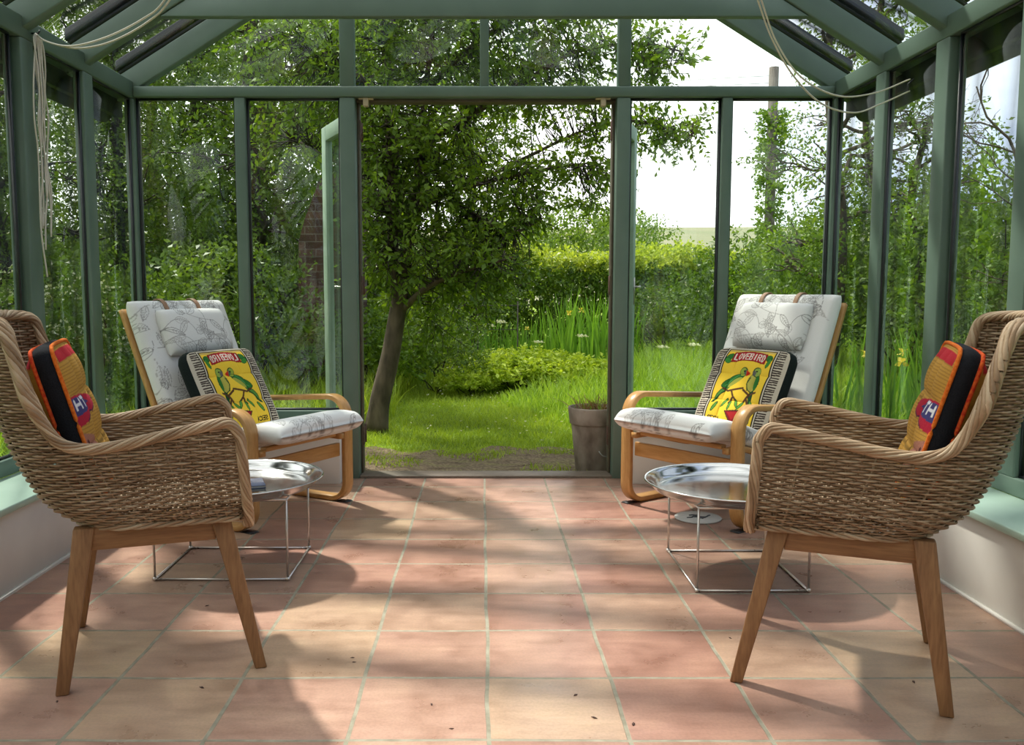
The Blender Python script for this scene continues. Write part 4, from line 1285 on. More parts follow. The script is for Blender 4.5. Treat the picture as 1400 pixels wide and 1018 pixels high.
def iris(name, loc, n, h, spread, nfl, label, group):
    root = empty(name, loc); tag(root, label, 'plant', group)
    a = rng.random(n) * 2 * PI; r = spread * np.sqrt(rng.random(n))
    P = np.stack([r * np.cos(a), r * np.sin(a), np.zeros(n)], 1)
    V, F = blades(P, h * (.55 + .5 * rng.random(n)), .026, .22, seg=5)
    np_mesh('blades', V, F, M['iris_leaf'], root)
    for k in range(nfl):
        x, y = rng.normal(0, spread * .55, 2); hh = h * (.72 + .3 * rng.random())
        fl = empty('flower', (x, y, 0), parent=root)
        MB().tube([(0, 0, 0), (.01, 0, hh * .5), (.0, .01, hh)], .005, 5).build('stalk', M['iris_leaf'], fl)
        m = 7; aa = np.arange(m) * 2 * PI / m
        D = np.stack([np.cos(aa), np.sin(aa), np.where(np.arange(m) % 2 == 0, -.5, .9)], 1)
        V, F = leaves(np.tile(A(0, .01, hh), (m, 1)), D, .048, .032)
        np_mesh('petals', V, F, M['petal_y'], fl)
    return root

def hill_z(x, y): return 11.0 * np.clip((y - 55) / 120, 0, 1) ** 1.2

def build_garden():
    # ---- ground
    nx, ny = 90, 120
    gx = np.linspace(-1, 1, nx); gx = np.sign(gx) * np.abs(gx) ** 1.6 * 160
    gy = -8 + (np.linspace(0, 1, ny) ** 2.2) * 200
    X, Y = np.meshgrid(gx, gy, indexing='ij')
    Z = GZ - .02 + .03 * np.sin(X * .9) * np.sin(Y * .7) * np.clip((Y - 6.2) / 3, 0, 1)
    V = np.stack([X, Y, Z + 0], -1).reshape(-1, 3)
    V[:, 2] += hill_z(V[:, 0], V[:, 1]) * .0
    i = np.arange(nx - 1)[:, None] * ny; j = np.arange(ny - 1)[None, :]
    F = np.stack([i + j, i + ny + j, i + ny + j + 1, i + j + 1], -1).reshape(-1, 4)
    tag(np_mesh('lawn', V, F, M['ground'], None, True), kind='structure')
    # far rising field
    n1, n2 = 40, 24
    hx = np.linspace(-220, 260, n1); hy = np.linspace(60, 260, n2)
    X, Y = np.meshgrid(hx, hy, indexing='ij'); Z = 15.0 * np.sin(np.clip((Y - 60) / 170, 0, 1) * PI / 2) - .1 + .5 * np.sin(X * .02)
    Vh = np.stack([X, Y, Z], -1).reshape(-1, 3)
    i = np.arange(n1 - 1)[:, None] * n2; j = np.arange(n2 - 1)[None, :]
    F = np.stack([i + j, i + n2 + j, i + n2 + j + 1, i + j + 1], -1).reshape(-1, 4)
    tag(np_mesh('hill', Vh, F, M['hill'], None, True), kind='structure')
    # bare strip along the threshold
    m1, m2 = 60, 16
    dx = np.linspace(-1.9, 2.1, m1); dy = np.linspace(4.945, 5.95, m2)
    X, Y = np.meshgrid(dx, dy, indexing='ij')
    Yq = Y + np.where(Y > 5.8, .10 * np.sin(X * 5.1) + .06 * np.sin(X * 13), 0)
    Z = GZ + .006 + .010 * np.sin(X * 17 + Y * 9) * np.sin(Y * 23) + rng.normal(0, .003, X.shape)
    Vd = np.stack([X, Yq, Z], -1).reshape(-1, 3)
    i = np.arange(m1 - 1)[:, None] * m2; j = np.arange(m2 - 1)[None, :]
    F = np.stack([i + j, i + m2 + j, i + m2 + j + 1, i + j + 1], -1).reshape(-1, 4)
    tag(np_mesh('path', Vd, F, M['dirt'], None, True), kind='structure')
    # ---- grass
    def scatter(n, y0, y1, xl, xr, pw=1.8):
        y = y0 + (y1 - y0) * rng.random(n) ** pw
        x = xl(y) + (xr(y) - xl(y)) * rng.random(n)
        return x, y
    # mown path and lawn
    x, y = scatter(52000, 5.75, 11.5, lambda y: -.25 * y - .2, lambda y: .30 * y - .2, 1.5)
    P = np.stack([x, y, np.full_like(x, GZ - .02)], 1)
    patch = .5 + .5 * np.sin(x * 3.1 + 1.3 * np.sin(y * 2)) * np.sin(y * 2.6)
    keep = ~((y < 6.25) & (rng.random(len(x)) < .55))
    keep &= np.hypot(x - .67, y - 5.2) > .2
    V, F = blades(P[keep], (.028 + .035 * rng.random(len(x)) * (.6 + .6 * patch))[keep] * (1 + (y[keep] > 7) * .3), .0065, .8)
    tag(np_mesh('lawn_grass', V, F, M['grass']), 'short mown grass of the garden path', kind='stuff')
    # weeds in the bare strip
    x, y = scatter(4200, 4.97, 5.9, lambda y: -1.0 + 0 * y, lambda y: 1.1 + 0 * y, 1.0)
    q = (np.sin(x * 6 + 2) * np.sin(x * 2.3 + y * 8) > .25) & (np.hypot(x - .67, y - 5.2) > .13)
    V, F = blades(np.stack([x, y, np.full_like(x, GZ)], 1)[q], .02 + .035 * rng.random(q.sum()), .007, .9)
    tag(np_mesh('weed_grass', V, F, M['grass']), 'small weeds growing in the bare earth strip', kind='stuff')
    # tall meadow right of the path
    def xl(y): return np.interp(y, [5.4, 6.4, 7.4, 8.6, 10.5, 13], [1.25, .95, .55, .15, .9, 1.6])
    x, y = scatter(52000, 5.6, 13.5, xl, lambda y: .62 * y + .3, 1.35)
    h = np.interp(x - xl(y), [0, .35, 1.2, 3], [.09, .22, .36, .42]) * (.5 + .8 * rng.random(len(x))) * np.interp(y, [5.6, 7, 12], [.75, 1, 1.1])
    V, F = blades(np.stack([x, y, np.full_like(x, GZ - .02)], 1), h, .0075 + .0007 * y, .55, seg=4)
    tag(np_mesh('meadow_grass', V, F, M['meadow']), 'tall meadow grass right of the mown path', kind='stuff')
    # rough growth left, under the trees
    x, y = scatter(30000, 5.3, 13, lambda y: -.75 * y - 1.2, lambda y: np.interp(y, [5, 6.5, 7.5, 9, 11], [-1.15, -1.0, -.75, -.85, -.6]), 1.3)
    keep = rng.random(len(x)) < 1
    h = .12 + .30 * rng.random(len(x))
    V, F = blades(np.stack([x, y, np.full_like(x, GZ - .02)], 1), h, .012, .6, seg=4)
    tag(np_mesh('rough_grass', V, F, M['grass']), 'rough long grass beneath the trees left of the path', kind='stuff')
    # side strips close to the glass
    for (xa, xb_, lab) in ((-4.6, -2.2, 'long grass growing along the left glass wall'), (2.2, 4.8, 'long grass growing along the right glass wall')):
        n = 12000
        x = xa + (xb_ - xa) * rng.random(n); y = .5 + 6.5 * rng.random(n)
        V, F = blades(np.stack([x, y, np.full_like(x, GZ - .02)], 1), .12 + .3 * rng.random(n), .010, .6, seg=4)
        tag(np_mesh('verge_grass', V, F, M['meadow']), lab, kind='stuff')
    # tiny white daisies and cow parsley heads
    dz = MB()
    x, y = scatter(70, 6.0, 9.0, lambda y: -.6 + 0 * y, lambda y: 1.1 + 0 * y, 1.0)
    V, F = leaves(np.repeat(np.stack([x, y, GZ + .05 + .02 * rng.random(len(x))], 1), 5, 0), rdir(5 * len(x)) * A(1, 1, .25) + A(0, 0, .2), .011, .008)
    tag(np_mesh('daisies', V, F, M['petal_w']), 'tiny white daisies dotted in the mown grass', kind='stuff')

    # ---- the leaning tree by the door
    b = at(514, 580, 6.75); b[2] = GZ - .03
    T0 = A(b[0], b[1], 0)
    def lp(px, py, Y): return at(px, py, Y) - A(b[0], b[1], GZ - .03)
    root = empty('fruit_tree', tuple(b)); tag(root, 'leaning fruit tree beside the open doors with a low spreading leafy crown', 'tree')
    tb = MB()
    trunk = [lp(514, 588, 6.75), lp(520, 545, 6.75), lp(533, 490, 6.75), lp(543, 430, 6.75), lp(552, 380, 6.75)]
    tp = spline(trunk, 22); tb.tube(tp, np.interp(np.arange(22), [0, 3, 12, 21], [.098, .080, .070, .060]), 12)
    stems = [
        ([(545, 425, 6.75), (538, 350, 6.7), (535, 250, 6.65), (528, 120, 6.6), (520, 0, 6.5), (515, -90, 6.4)], .048),
        ([(550, 392, 6.75), (560, 320, 6.75), (572, 240, 6.7), (580, 140, 6.7), (595, 20, 6.6), (610, -80, 6.5)], .046),
        ([(548, 425, 6.75), (585, 392, 6.6), (630, 372, 6.5), (672, 360, 6.45), (700, 352, 6.4)], .030),
        ([(565, 290, 6.75), (615, 262, 6.9), (680, 245, 7.0), (740, 232, 7.1), (810, 222, 7.2)], .026),
        ([(575, 200, 6.7), (640, 160, 6.7), (720, 110, 6.7), (790, 70, 6.7), (880, 60, 6.7), (930, 70, 6.7)], .030),
        ([(585, 120, 6.7), (650, 60, 6.6), (730, 10, 6.5), (820, -30, 6.4)], .028),
        ([(540, 300, 6.7), (500, 250, 6.9), (450, 215, 7.1), (400, 190, 7.3)], .030),
        ([(530, 150, 6.6), (480, 95, 6.7), (410, 60, 6.9), (340, 45, 7.1)], .028),
        ([(660, 245, 7.0), (730, 210, 7.1), (800, 178, 7.1), (870, 165, 7.1), (945, 185, 7.1)], .016),
        ([(610, 265, 6.9), (660, 300, 6.9), (700, 318, 6.9), (740, 300, 6.9)], .016),
    ]
    for pts, r in stems:
        p = spline([lp(*q) for q in pts], 26); tb.tube(p, np.linspace(r, .007, 26), 8)
    tb.build('trunk', M['bark'], root, smooth=True)
    Y0 = 6.75
    PXM = Y0 / 1200
    blobs = [  # px, py, depth, radius px x, y, depth metres, twigs
        (520, 110, 6.7, 70, 60, .6, 120), (590, 70, 6.6, 70, 60, .6, 120), (660, 55, 6.6, 60, 55, .6, 90), (730, 50, 6.7, 60, 60, .6, 90), (795, 55, 6.7, 50, 55, .5, 62),
        (540, 190, 6.7, 60, 60, .6, 120), (610, 175, 6.7, 65, 55, .6, 100), (690, 120, 6.8, 60, 40, .5, 62), (770, 130, 6.9, 62, 34, .5, 54), (820, 160, 7.0, 30, 30, .4, 24),
        (520, 270, 6.6, 45, 60, .5, 90), (580, 270, 6.8, 55, 55, .5, 100), (640, 240, 6.9, 55, 42, .5, 74), (700, 250, 7.0, 40, 42, .4, 52), (740, 228, 7.1, 42, 24, .35, 34), (800, 230, 7.1, 40, 24, .3, 34), (815, 270, 7.1, 22, 22, .3, 20), (790, 190, 7.1, 36, 15, .3, 16),
        (530, 350, 6.6, 40, 50, .5, 80), (590, 345, 6.8, 60, 50, .5, 100), (650, 315, 7.0, 45, 35, .4, 52), (700, 300, 7.0, 30, 24, .3, 26), (725, 285, 7.0, 22, 18, .3, 16),
        (580, 405, 7.3, 60, 35, .5, 70), (640, 385, 7.2, 55, 35, .5, 64), (690, 365, 6.7, 36, 28, .4, 44), (650, 360, 6.6, 40, 30, .4, 50), (610, 440, 7.6, 45, 20, .4, 36),
        (900, 72, 6.7, 36, 22, .25, 26), (880, 95, 6.7, 25, 18, .25, 18), (922, 90, 6.7, 22, 14, .2, 12), (868, 60, 6.7, 20, 25, .25, 16),
        (885, 165, 7.1, 28, 22, .25, 24), (920, 178, 7.1, 30, 22, .25, 26), (945, 172, 7.1, 12, 12, .15, 7), (890, 195, 7.1, 22, 14, .2, 12),
        (500, 20, 6.4, 80, 50, .6, 100), (620, -30, 6.4, 110, 50, .6, 120), (760, -20, 6.5, 90, 40, .6, 80), (440, 60, 6.8, 70, 55, .6, 80), (380, 70, 7.0, 70, 45, .6, 80),
        (430, 140, 7.0, 60, 50, .6, 80), (390, 190, 7.2, 40, 30, .5, 30), (480, 215, 6.9, 30, 45, .5, 36),
    ]
    C, D = [], []
    for (px, py, Yd, rx, ry, rd, n) in blobs:
        c = lp(px, py, Yd); q = in_ball(n, c, (rx * Yd / 1200, rd, ry * Yd / 1200)); C.append(q)
        D.append(unit(q - c) * A(1, 1, .5) * .5 + rdir(n) * .7 + A(.05, 0, -.15))
    C = np.vstack(C); D = np.vstack(D)
    ln = .22 * (.6 + .9 * rng.random(len(C)))
    P, DD = twigs(C, D, ln, 12, .75, .25); P += rng.normal(0, .006, P.shape)
    sz = .056 * (.6 + .65 * rng.random(len(P)))
    V, F = leaves(P, DD, sz, sz * .50)
    np_mesh('foliage', V, F, M['leaf_tree'], root)
    tw = MB(); Du = unit(D)
    allp = np.vstack([spline([lp(*q) for q in pts], 40)[6:] for pts, r in stems])
    for k in range(len(C)):
        e = C[k] + Du[k] * ln[k]
        d = np.linalg.norm(allp - C[k], axis=1); j = np.argmin(d)
        mid = (allp[j] + C[k]) / 2 + rng.normal(0, .03, 3)
        pp = [allp[j], mid, C[k], e] if d[j] < .55 else [C[k], (C[k] + e) / 2, e]
        tw.tube(np.array(pp), np.linspace(.0055 if len(pp) == 4 else .003, .0016, len(pp)), 4, cap=False)
    tw.build('twigs', M['bark_dark'], root)

    # ---- trees of the little wood on the left
    def variant(seed, n, h, r, leaf, matl):
        nonlocal_rng = rng
        tr = [(0, 0, -.1), (.08 * (seed - 1), .05, h * .3), (-.05, .02, h * .6), (.1, .0, h * .92)]
        bl = []
        g = np.random.default_rng(seed)
        for k in range(15):
            z = h * (.16 + .82 * k / 14); rad = r * (.55 + .5 * math.sin(PI * min(1, (z / h) * .9 + .1)))
            a = g.random() * 2 * PI; q = rad * .55 * g.random() ** .5
            bl.append(((q * math.cos(a), q * math.sin(a), z), (rad * .62, rad * .62, h * .12), n // 15))
        return plant_tree('woodland_tree', (0, 0, 0), tr, .12, bl, leaf, matl, M['bark_dark'], .30, 11)
    v1 = variant(1, 2100, 5.6, 1.55, .060, M['leaf_dark']); v2 = variant(2, 1900, 4.8, 1.35, .058, M['leaf_dark']); v3 = variant(3, 1700, 6.2, 1.6, .064, M['leaf_mid'])
    spots = [  # x, y, variant, scale, turn, label
        (-2.6, 10.2, v1, 1.0, 0, 'dark leafy woodland tree behind the left of the end window, nearest the brick stack'),
        (-4.3, 10.6, v2, .98, 2, 'dark woodland tree behind the left bentwood armchair'),
        (-1.2, 12.2, v3, 1.0, 1, 'woodland tree directly behind the leaning fruit tree'),
        (-6.0, 9.6, v1, .76, 4, 'woodland tree standing left beyond the corner post'),
        (-3.3, 13.8, v3, 1.1, 3, 'tall pale woodland tree farthest back on the left'),
        (-7.0, 12.8, v2, 1.0, 5, 'woodland tree in the back row at the far left'),
        (-4.15, 7.6, v2, .74, 0.5, 'woodland tree close outside the left glass wall'),
        (-.2, 14.2, v2, 1.0, 3.3, 'woodland tree at the left end of the hedge'),
        (-3.9, 12.2, v2, 1.1, 5.2, 'woodland tree filling the gap behind the left mullion'),
        (-5.3, 14.6, v1, 1.15, 1.1, 'woodland tree in the back row behind the corner post'),
        (-2.0, 15.0, v2, 1.2, 2.2, 'woodland tree in the back row behind the brick stack'),
        (-7.6, 10.6, v3, .72, 2.9, 'woodland tree left of the back row'),
    ]
    used = set()
    for (x, y, v, s, rz, lab) in spots:
        o = v if v.name not in used else copy_tree(v); used.add(v.name)
        o.location = (x, y, GZ - .05); o.rotation_euler.z = rz; o.scale = (s, s, s); tag(o, lab, 'tree', 'trees of the small wood')
    # shrubs below them
    b1 = bush('woodland_shrub', (0, 0, 0), (.95, .8, .75), 620, .062, M['leaf_dark'], 'x'); b2 = bush('woodland_shrub', (0, 0, 0), (.8, .8, .55), 480, .07, M['leaf_mid'], 'x')
    spots = [(-2.3, 7.9, b1, 1.0, 'dark shrub behind the left pane of the end window'), (-3.6, 8.2, b2, 1.2, 'mid green shrub left behind the bentwood armchair'), (-1.25, 9.0, b2, .85, 'shrub in shade beside the brick stack'),
             (-3.75, 7.7, b1, 1.0, 'dark shrub outside the left glass wall behind the white blossom'),
             (-.45, 9.4, b1, .62, 'low dark shrub right of the leaning tree trunk'), (-.95, 10.6, b2, .9, 'mid green shrub behind the leaning trunk'), (-5.2, 9.0, b1, 1.3, 'broad dark shrub in the left wood'),
             (-2.45, 6.5, b2, .55, 'small shrub outside the left corner of the glasshouse'), (-2.6, 12.0, b1, 1.6, 'large dark shrub at the back between the left trees'), (-4.6, 12.8, b1, 1.7, 'large dark shrub at the back behind the left chair'), (-6.6, 11.6, b2, 1.8, 'large green shrub at the back far left')]
    used = set()
    for k, (x, y, v, s, lab) in enumerate(spots):
        o = v if v.name not in used else copy_tree(v); used.add(v.name)
        o.location = (x, y, GZ - .03); o.rotation_euler.z = k * 1.3; o.scale = (s, s, s); tag(o, lab, 'shrub', 'shrubs below the wood')
    # white blossoming shrub, two of them
    w = bush('blossom_shrub', (-3.0, 6.75, GZ - .03), (.42, .42, .62), 300, .05, M['leaf_mid'], 'white blossoming shrub outside the left glass wall', group='white blossom shrubs', flowers=(95, .026, M['petal_w']))
    w2 = copy_tree(w); w2.location = (-3.42, 6.35, GZ - .03); w2.rotation_euler.z = 2; w2['label'] = 'white blossoming shrub at the left edge beyond the wicker chair back'

    # ---- belt of trees around the rest of the garden, beyond the side walls and the house
    n = 15000
    a = np.concatenate([rng.uniform(math.radians(128), math.radians(262), n * 6 // 10), rng.uniform(math.radians(-62), math.radians(44), n * 4 // 10)])
    n = len(a); rd = 8.6 + rng.normal(0, .55, n) + .5 * np.sin(a * 9)
    h = np.where(a > 2, 3.3 + .7 * np.sin(a * 7) + .5 * np.sin(a * 17), 2.1 + .4 * np.sin(a * 8)) * rng.random(n) ** .8
    V, F = leaves(np.stack([rd * np.cos(a), 1.5 + rd * np.sin(a), h + GZ], 1), rdir(n) + A(0, 0, -.2), .24 * (.6 + .6 * rng.random(n)), .15)
    tag(np_mesh('treeline', V, F, M['leaf_dark']), 'belt of trees around the garden beyond the side walls', kind='stuff')

    # ---- hedge and what lies behind it
    root = empty('hedge', (2.6, 16.2, GZ)); tag(root, 'long clipped green hedge across the end of the garden', 'hedge')
    n = 9000
    x = rng.uniform(-6.5, 9.5, n); side = rng.random(n)
    z = np.where(side < .28, 1.66 + .09 * np.sin(x * 2.3) + rng.normal(0, .06, n), 1.68 * rng.random(n) ** .8)
    yy = np.where(side < .28, rng.uniform(-.6, .6, n), -.62 + .13 * np.sin(x * 3 + z * 2.5) + .10 * np.sin(x * 7.3 + 1) + rng.normal(0, .07, n))
    P, D = twigs(np.stack([x, yy, z], 1), np.stack([rng.normal(0, .6, n), rng.normal(-.6, .4, n), rng.normal(.15, .5, n)], 1), .22, 7, .8, .3)
    sz = .085 * (.6 + .6 * rng.random(len(P)))
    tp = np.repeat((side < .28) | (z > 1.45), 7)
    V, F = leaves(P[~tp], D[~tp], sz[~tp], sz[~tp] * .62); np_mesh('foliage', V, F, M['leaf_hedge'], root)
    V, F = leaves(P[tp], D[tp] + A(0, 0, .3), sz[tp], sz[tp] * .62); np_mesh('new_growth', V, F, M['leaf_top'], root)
    bm = MB()
    for k in range(40):
        xx = -6.4 + .4 * k + rng.normal(0, .08)
        bm.tube(limb((xx, rng.normal(0, .1), -.05), (xx + rng.normal(0, .2), rng.normal(0, .15), 1.8), 6, .05), np.linspace(.035, .012, 6), 5)
    bm.build('stems', M['bark_dark'], root, smooth=True)
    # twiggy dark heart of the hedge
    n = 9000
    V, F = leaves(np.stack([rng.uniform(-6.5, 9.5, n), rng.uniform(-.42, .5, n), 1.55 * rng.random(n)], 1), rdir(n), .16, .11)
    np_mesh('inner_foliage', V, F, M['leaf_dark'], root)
    fb = bush('field_tree', (0, 0, 0), (1.7, 1.4, 1.55), 700, .12, M['leaf_wispy'], 'x', 'tree', 'small trees beyond the hedge', twig=.4)
    for k, (x, y, s, lab) in enumerate([(3.6, 30, 1.3, 'pale small tree beyond the hedge seen between the doors'), (1.2, 29, 1.15, 'pale small tree beyond the hedge next to the fruit tree crown'), (5.6, 34, 1.3, 'pale small tree beyond the hedge by the right door post'), (13.5, 33, .85, 'pale small tree beyond the hedge right of the far field'), (16.5, 31, 1.1, 'pale small tree beyond the hedge behind the ivy pole')]):
        o = fb if k == 0 else copy_tree(fb); o.location = (x, y, GZ); o.rotation_euler.z = k * 1.7; o.scale = (s,) * 3; o['label'] = lab

    # ---- beds seen through the doors
    br = bush('leafy_mound', (0, 0, 0), (.48, .40, .24), 460, .062, M['leaf_bright'], 'x', 'plant', 'bright mounds in front of the irises', 8, .12, .9)
    for k, (px, py, Y, s, lab) in enumerate([(665, 507, 9.8, .95, 'bright yellow green mound at the left end of the row'), (720, 505, 9.5, 1.1, 'bright yellow green mound below the cream flowers'), (775, 512, 9.3, 1.0, 'bright yellow green mound above the plant pot'), (815, 520, 9.1, .85, 'bright yellow green mound against the right door post'), (690, 490, 10.2, .9, 'bright yellow green mound in the second row'), (760, 492, 10.0, .9, 'bright yellow green mound right in the second row'), (640, 520, 9.2, .7, 'small bright mound beside the mown path')]):
        p = at(px, py, Y); o = br if k == 0 else copy_tree(br); o.location = (p[0], Y, GZ - .02); o.rotation_euler.z = k * 1.1; o.scale = (s, s, s * .8); o['label'] = lab
    spots = [(668, 11.6, 'iris clump at the left end of the bed before the hedge'), (692, 11.9, 'iris clump left of the middle of the bed'), (715, 11.6, 'iris clump at the middle of the bed before the hedge'), (742, 12.0, 'iris clump behind the bright mounds'), (768, 11.5, 'tall iris clump above the bright mounds'), (790, 11.2, 'tall iris clump near the right door post'), (812, 11.4, 'tall iris clump against the right door post'), (845, 11.8, 'iris clump hidden partly by the right door post')]
    pro = [iris('iris_clump', (0, 0, 0), 64, .92, .30, nf, 'x', 'irises before the hedge') for nf in (1, 0)]
    for k, (px, Y, lab) in enumerate(spots):
        p = at(px, 470, Y); o = pro[k % 2] if k < 2 else copy_tree(pro[k % 2]); o.location = (p[0], Y, GZ - .02); o.rotation_euler.z = k * 2.1
        s = (.9, .8, .85, .85, 1.15, 1.25, 1.2, 1.1)[k]; o.scale = (s,) * 3; o['label'] = lab
    pro = [iris('iris_clump', (0, 0, 0), 44, .88, .26, nf, 'x', 'irises outside the right wall') for nf in (2, 0)]
    spots = [(2.75, 6.3, 'iris clump outside the right corner post'), (3.05, 5.9, 'iris clump between the two right posts'), (2.65, 5.2, 'iris clump in bloom behind the right wool cushion'), (2.95, 5.35, 'iris clump behind the right double post'), (2.6, 4.4, 'iris clump beside the right wall behind the wicker chair'), (3.4, 6.7, 'iris clump beyond the right bentwood chair'), (3.2, 6.25, 'iris clump in the second row right of the corner post'), (2.3, 6.4, 'iris clump nearest the right corner of the glasshouse')]
    for k, (x, y, lab) in enumerate(spots):
        o = pro[k % 2] if k < 2 else copy_tree(pro[k % 2]); o.location = (x, y, GZ - .02); o.rotation_euler.z = k * 1.9; o['label'] = lab
    # flat cream flower heads above the irises, on stalks
    pr = None
    for k, (px, py, Y, lab) in enumerate([(668, 446, 10.9, 'cream flower head left of the irises'), (684, 441, 11.0, 'tallest cream flower head among the irises'), (735, 468, 10.6, 'cream flower head above the bright mounds'), (795, 460, 10.4, 'cream flower head near the right door post'), (905, 475, 9.6, 'cream flower head in the meadow right of the doors'), (948, 472, 9.6, 'cream flower head in the meadow beside the mullion')]):
        p = at(px, py, Y)
        if pr is None:
            pr = empty('umbel_flower'); tag(pr, 'x', 'flower', 'cream flower heads')
            MB().tube([(0, 0, -.75), (.01, 0, -.3), (0, 0, 0)], .005, 5).build('stalk', M['iris_leaf'], pr)
            n = 60; a = rng.random(n) * 2 * PI; r = .07 * np.sqrt(rng.random(n))
            V, F = leaves(np.stack([r * np.cos(a), r * np.sin(a), .05 * rng.random(n) * (1 - (r / .08) ** 2)], 1), rdir(n), .024, .022)
            np_mesh('umbel', V, F, M['petal_y'] if False else M['petal_w'], pr); o = pr
        else: o = copy_tree(pr)
        o.location = tuple(p); s = (p[2] - GZ) / .75; o.scale = (1, 1, s); o['label'] = lab
    # ---- brick stack among the trees
    def X(px, Y): return at(px, 400, Y)[0]
    Yb = 8.9; o0 = A(X(448, Yb), Yb, GZ)
    pts = [(406, 520), (408, 330), (416, 300), (436, 246), (446, 236), (492, 236), (492, 520)]
    pl = [(at(px, py, Yb)[0] - o0[0], max(at(px, py, Yb)[2] - GZ, -.1)) for px, py in pts]
    pl[0] = (pl[0][0], -.1); pl[-1] = (pl[-1][0], -.1)
    o = MB().prism(pl, 1, 0, .55).build('brick_stack', M['brick'], None, bevel=.01); o.location = tuple(o0)
    tag(o, 'tall dark brick stack with a sloping shoulder among the left trees', 'chimney')
    # ---- pot by the door
    pt = empty('plant_pot', (.665, 5.19, GZ + .012)); tag(pt, 'tall weathered grey terracotta pot with dead plant by the right door post', 'plant pot')
    p = [(0, .0), (.098, 0), (.103, .008), (.128, .27), (.131, .285), (.139, .29), (.150, .375), (.148, .388), (.138, .388), (.130, .33), (.120, .30), (0, .30)]
    MB().lathe(p, 48).build('pot_body', M['pot'], pt, smooth=False, bevel=.003)
    MB().lathe([(0, .31), (.06, .325), (.124, .315), (.126, .304), (0, .304)], 32).build('compost', M['soil'], pt, smooth=True)
    n = 90; a = rng.random(n) * 2 * PI; r = .10 * np.sqrt(rng.random(n))
    V, F = blades(np.stack([r * np.cos(a), r * np.sin(a), np.full(n, .315)], 1), .07 + .12 * rng.random(n), .010, .9, seg=4)
    np_mesh('dead_stalks', V, F, M['dry'], pt)
    n = 46; a = rng.random(n) * 2 * PI; r = .09 * np.sqrt(rng.random(n))
    V, F = blades(np.stack([r * np.cos(a), r * np.sin(a), np.full(n, .315)], 1), .08 + .12 * rng.random(n), .006, .5, seg=4)
    np_mesh('green_shoots', V, F, M['meadow'], pt)
    P = spline([(.02, -.1185, .14), (.04, -.122, .115), (.07, -.105, .108), (.10, -.075, .128)], 12)
    MB().tube(P * A(1.02, 1.02, 1), .0035, 5).build('chip_line', M['disc'], pt, smooth=True)
    # ---- wire fence behind the tree
    fr = empty('garden_fence', (-1.05, 11.0, GZ)); tag(fr, 'low wire fence with thin posts behind the leaning tree', 'fence')
    for k in range(7): MB().tube([(-1.5 + .5 * k, 0, -.1), (-1.5 + .5 * k, 0, .95)], .009, 6).build('post', M['fence'], fr)
    for z in (.3, .6, .9): MB().tube([(-1.5, 0, z), (0, 0, z - .01), (1.5, 0, z)], .004, 4).build('wire', M['fence'], fr)
    # ---- right hand side
    Yp = 18.0; b = at(1052, 300, Yp)
    po = empty('utility_pole', (b[0], Yp, GZ)); tag(po, 'grey utility pole with ivy on its lower half', 'pole')
    MB().tube([(0, 0, -.2), (0, 0, 3), (0, 0, at(1054, 92, Yp)[2] - GZ)], [.11, .10, .095], 14).build('shaft', M['pole'], po, smooth=True)
    n = 620; z = 4.7 * rng.random(n) ** 1.1; a = rng.random(n) * 2 * PI; r = .10 + .16 * rng.random(n) ** 1.6 * np.interp(z, [0, 2, 3.9], [1.6, .9, .6])
    P, D = twigs(np.stack([r * np.cos(a), r * np.sin(a), z], 1), np.stack([np.cos(a), np.sin(a), rng.normal(.2, .5, n)], 1), .15, 6)
    V, F = leaves(P, D, .08, .06); np_mesh('ivy', V, F, M['leaf_mid'], po)
    zt = at(1054, 100, Yp)[2]
    for k, (px, py, lab) in enumerate([(880, 107, 'lower overhead wire running left from the pole'), (880, 89, 'upper overhead wire running left from the pole')]):
        e = at(px - 260, py + 16, 40)
        P = spline([(b[0], Yp - .05, zt - .06 - .14 * (1 - k)), (b[0] * .62 + e[0] * .38, Yp * .62 + 40 * .38, (zt * .62 + e[2] * .38) - .22), e], 24)
        o = MB().tube(P - P[0], .0055, 5).build('overhead_wire', M['pole'], None, smooth=True); o.location = tuple(P[0]); tag(o, lab, 'wire', 'overhead wires')
    # wispy trees
    def wispy(name, x, y, h, r, n, label, seed, leaf=.05):
        g = np.random.default_rng(seed); bl = []
        for k in range(16):
            z = h * (.30 + .7 * k / 15); a = g.random() * 2 * PI; q = r * (.35 + .65 * g.random())
            bl.append(((q * math.cos(a), q * math.sin(a), z), (r * .38, r * .38, h * .055), n // 16))
        return plant_tree(name, (x, y, GZ - .05), [(0, 0, -.1), (.1, 0, h * .35), (-.05, .1, h * .7), (.05, 0, h)], .07, bl, leaf, M['leaf_wispy'], M['bark'], .26, 8, label, 'slender trees on the right')
    wispy('slender_tree', 4.2, 9.6, 4.4, .95, 700, 'slender airy tree right of the ivy pole', 5)
    wispy('slender_tree', 3.35, 8.5, 4.7, .85, 480, 'slender airy tree behind the right corner post', 6)
    wispy('slender_tree', 4.25, 8.6, 2.8, .8, 420, 'slender airy tree behind the second right post', 8)
    # big shrubs
    s1 = bush('tall_shrub', (0, 0, 0), (1.0, .9, 1.05), 760, .06, M['leaf_mid'], 'x'); s2 = bush('tall_shrub', (0, 0, 0), (.9, .9, .8), 640, .062, M['leaf_hedge'], 'x')
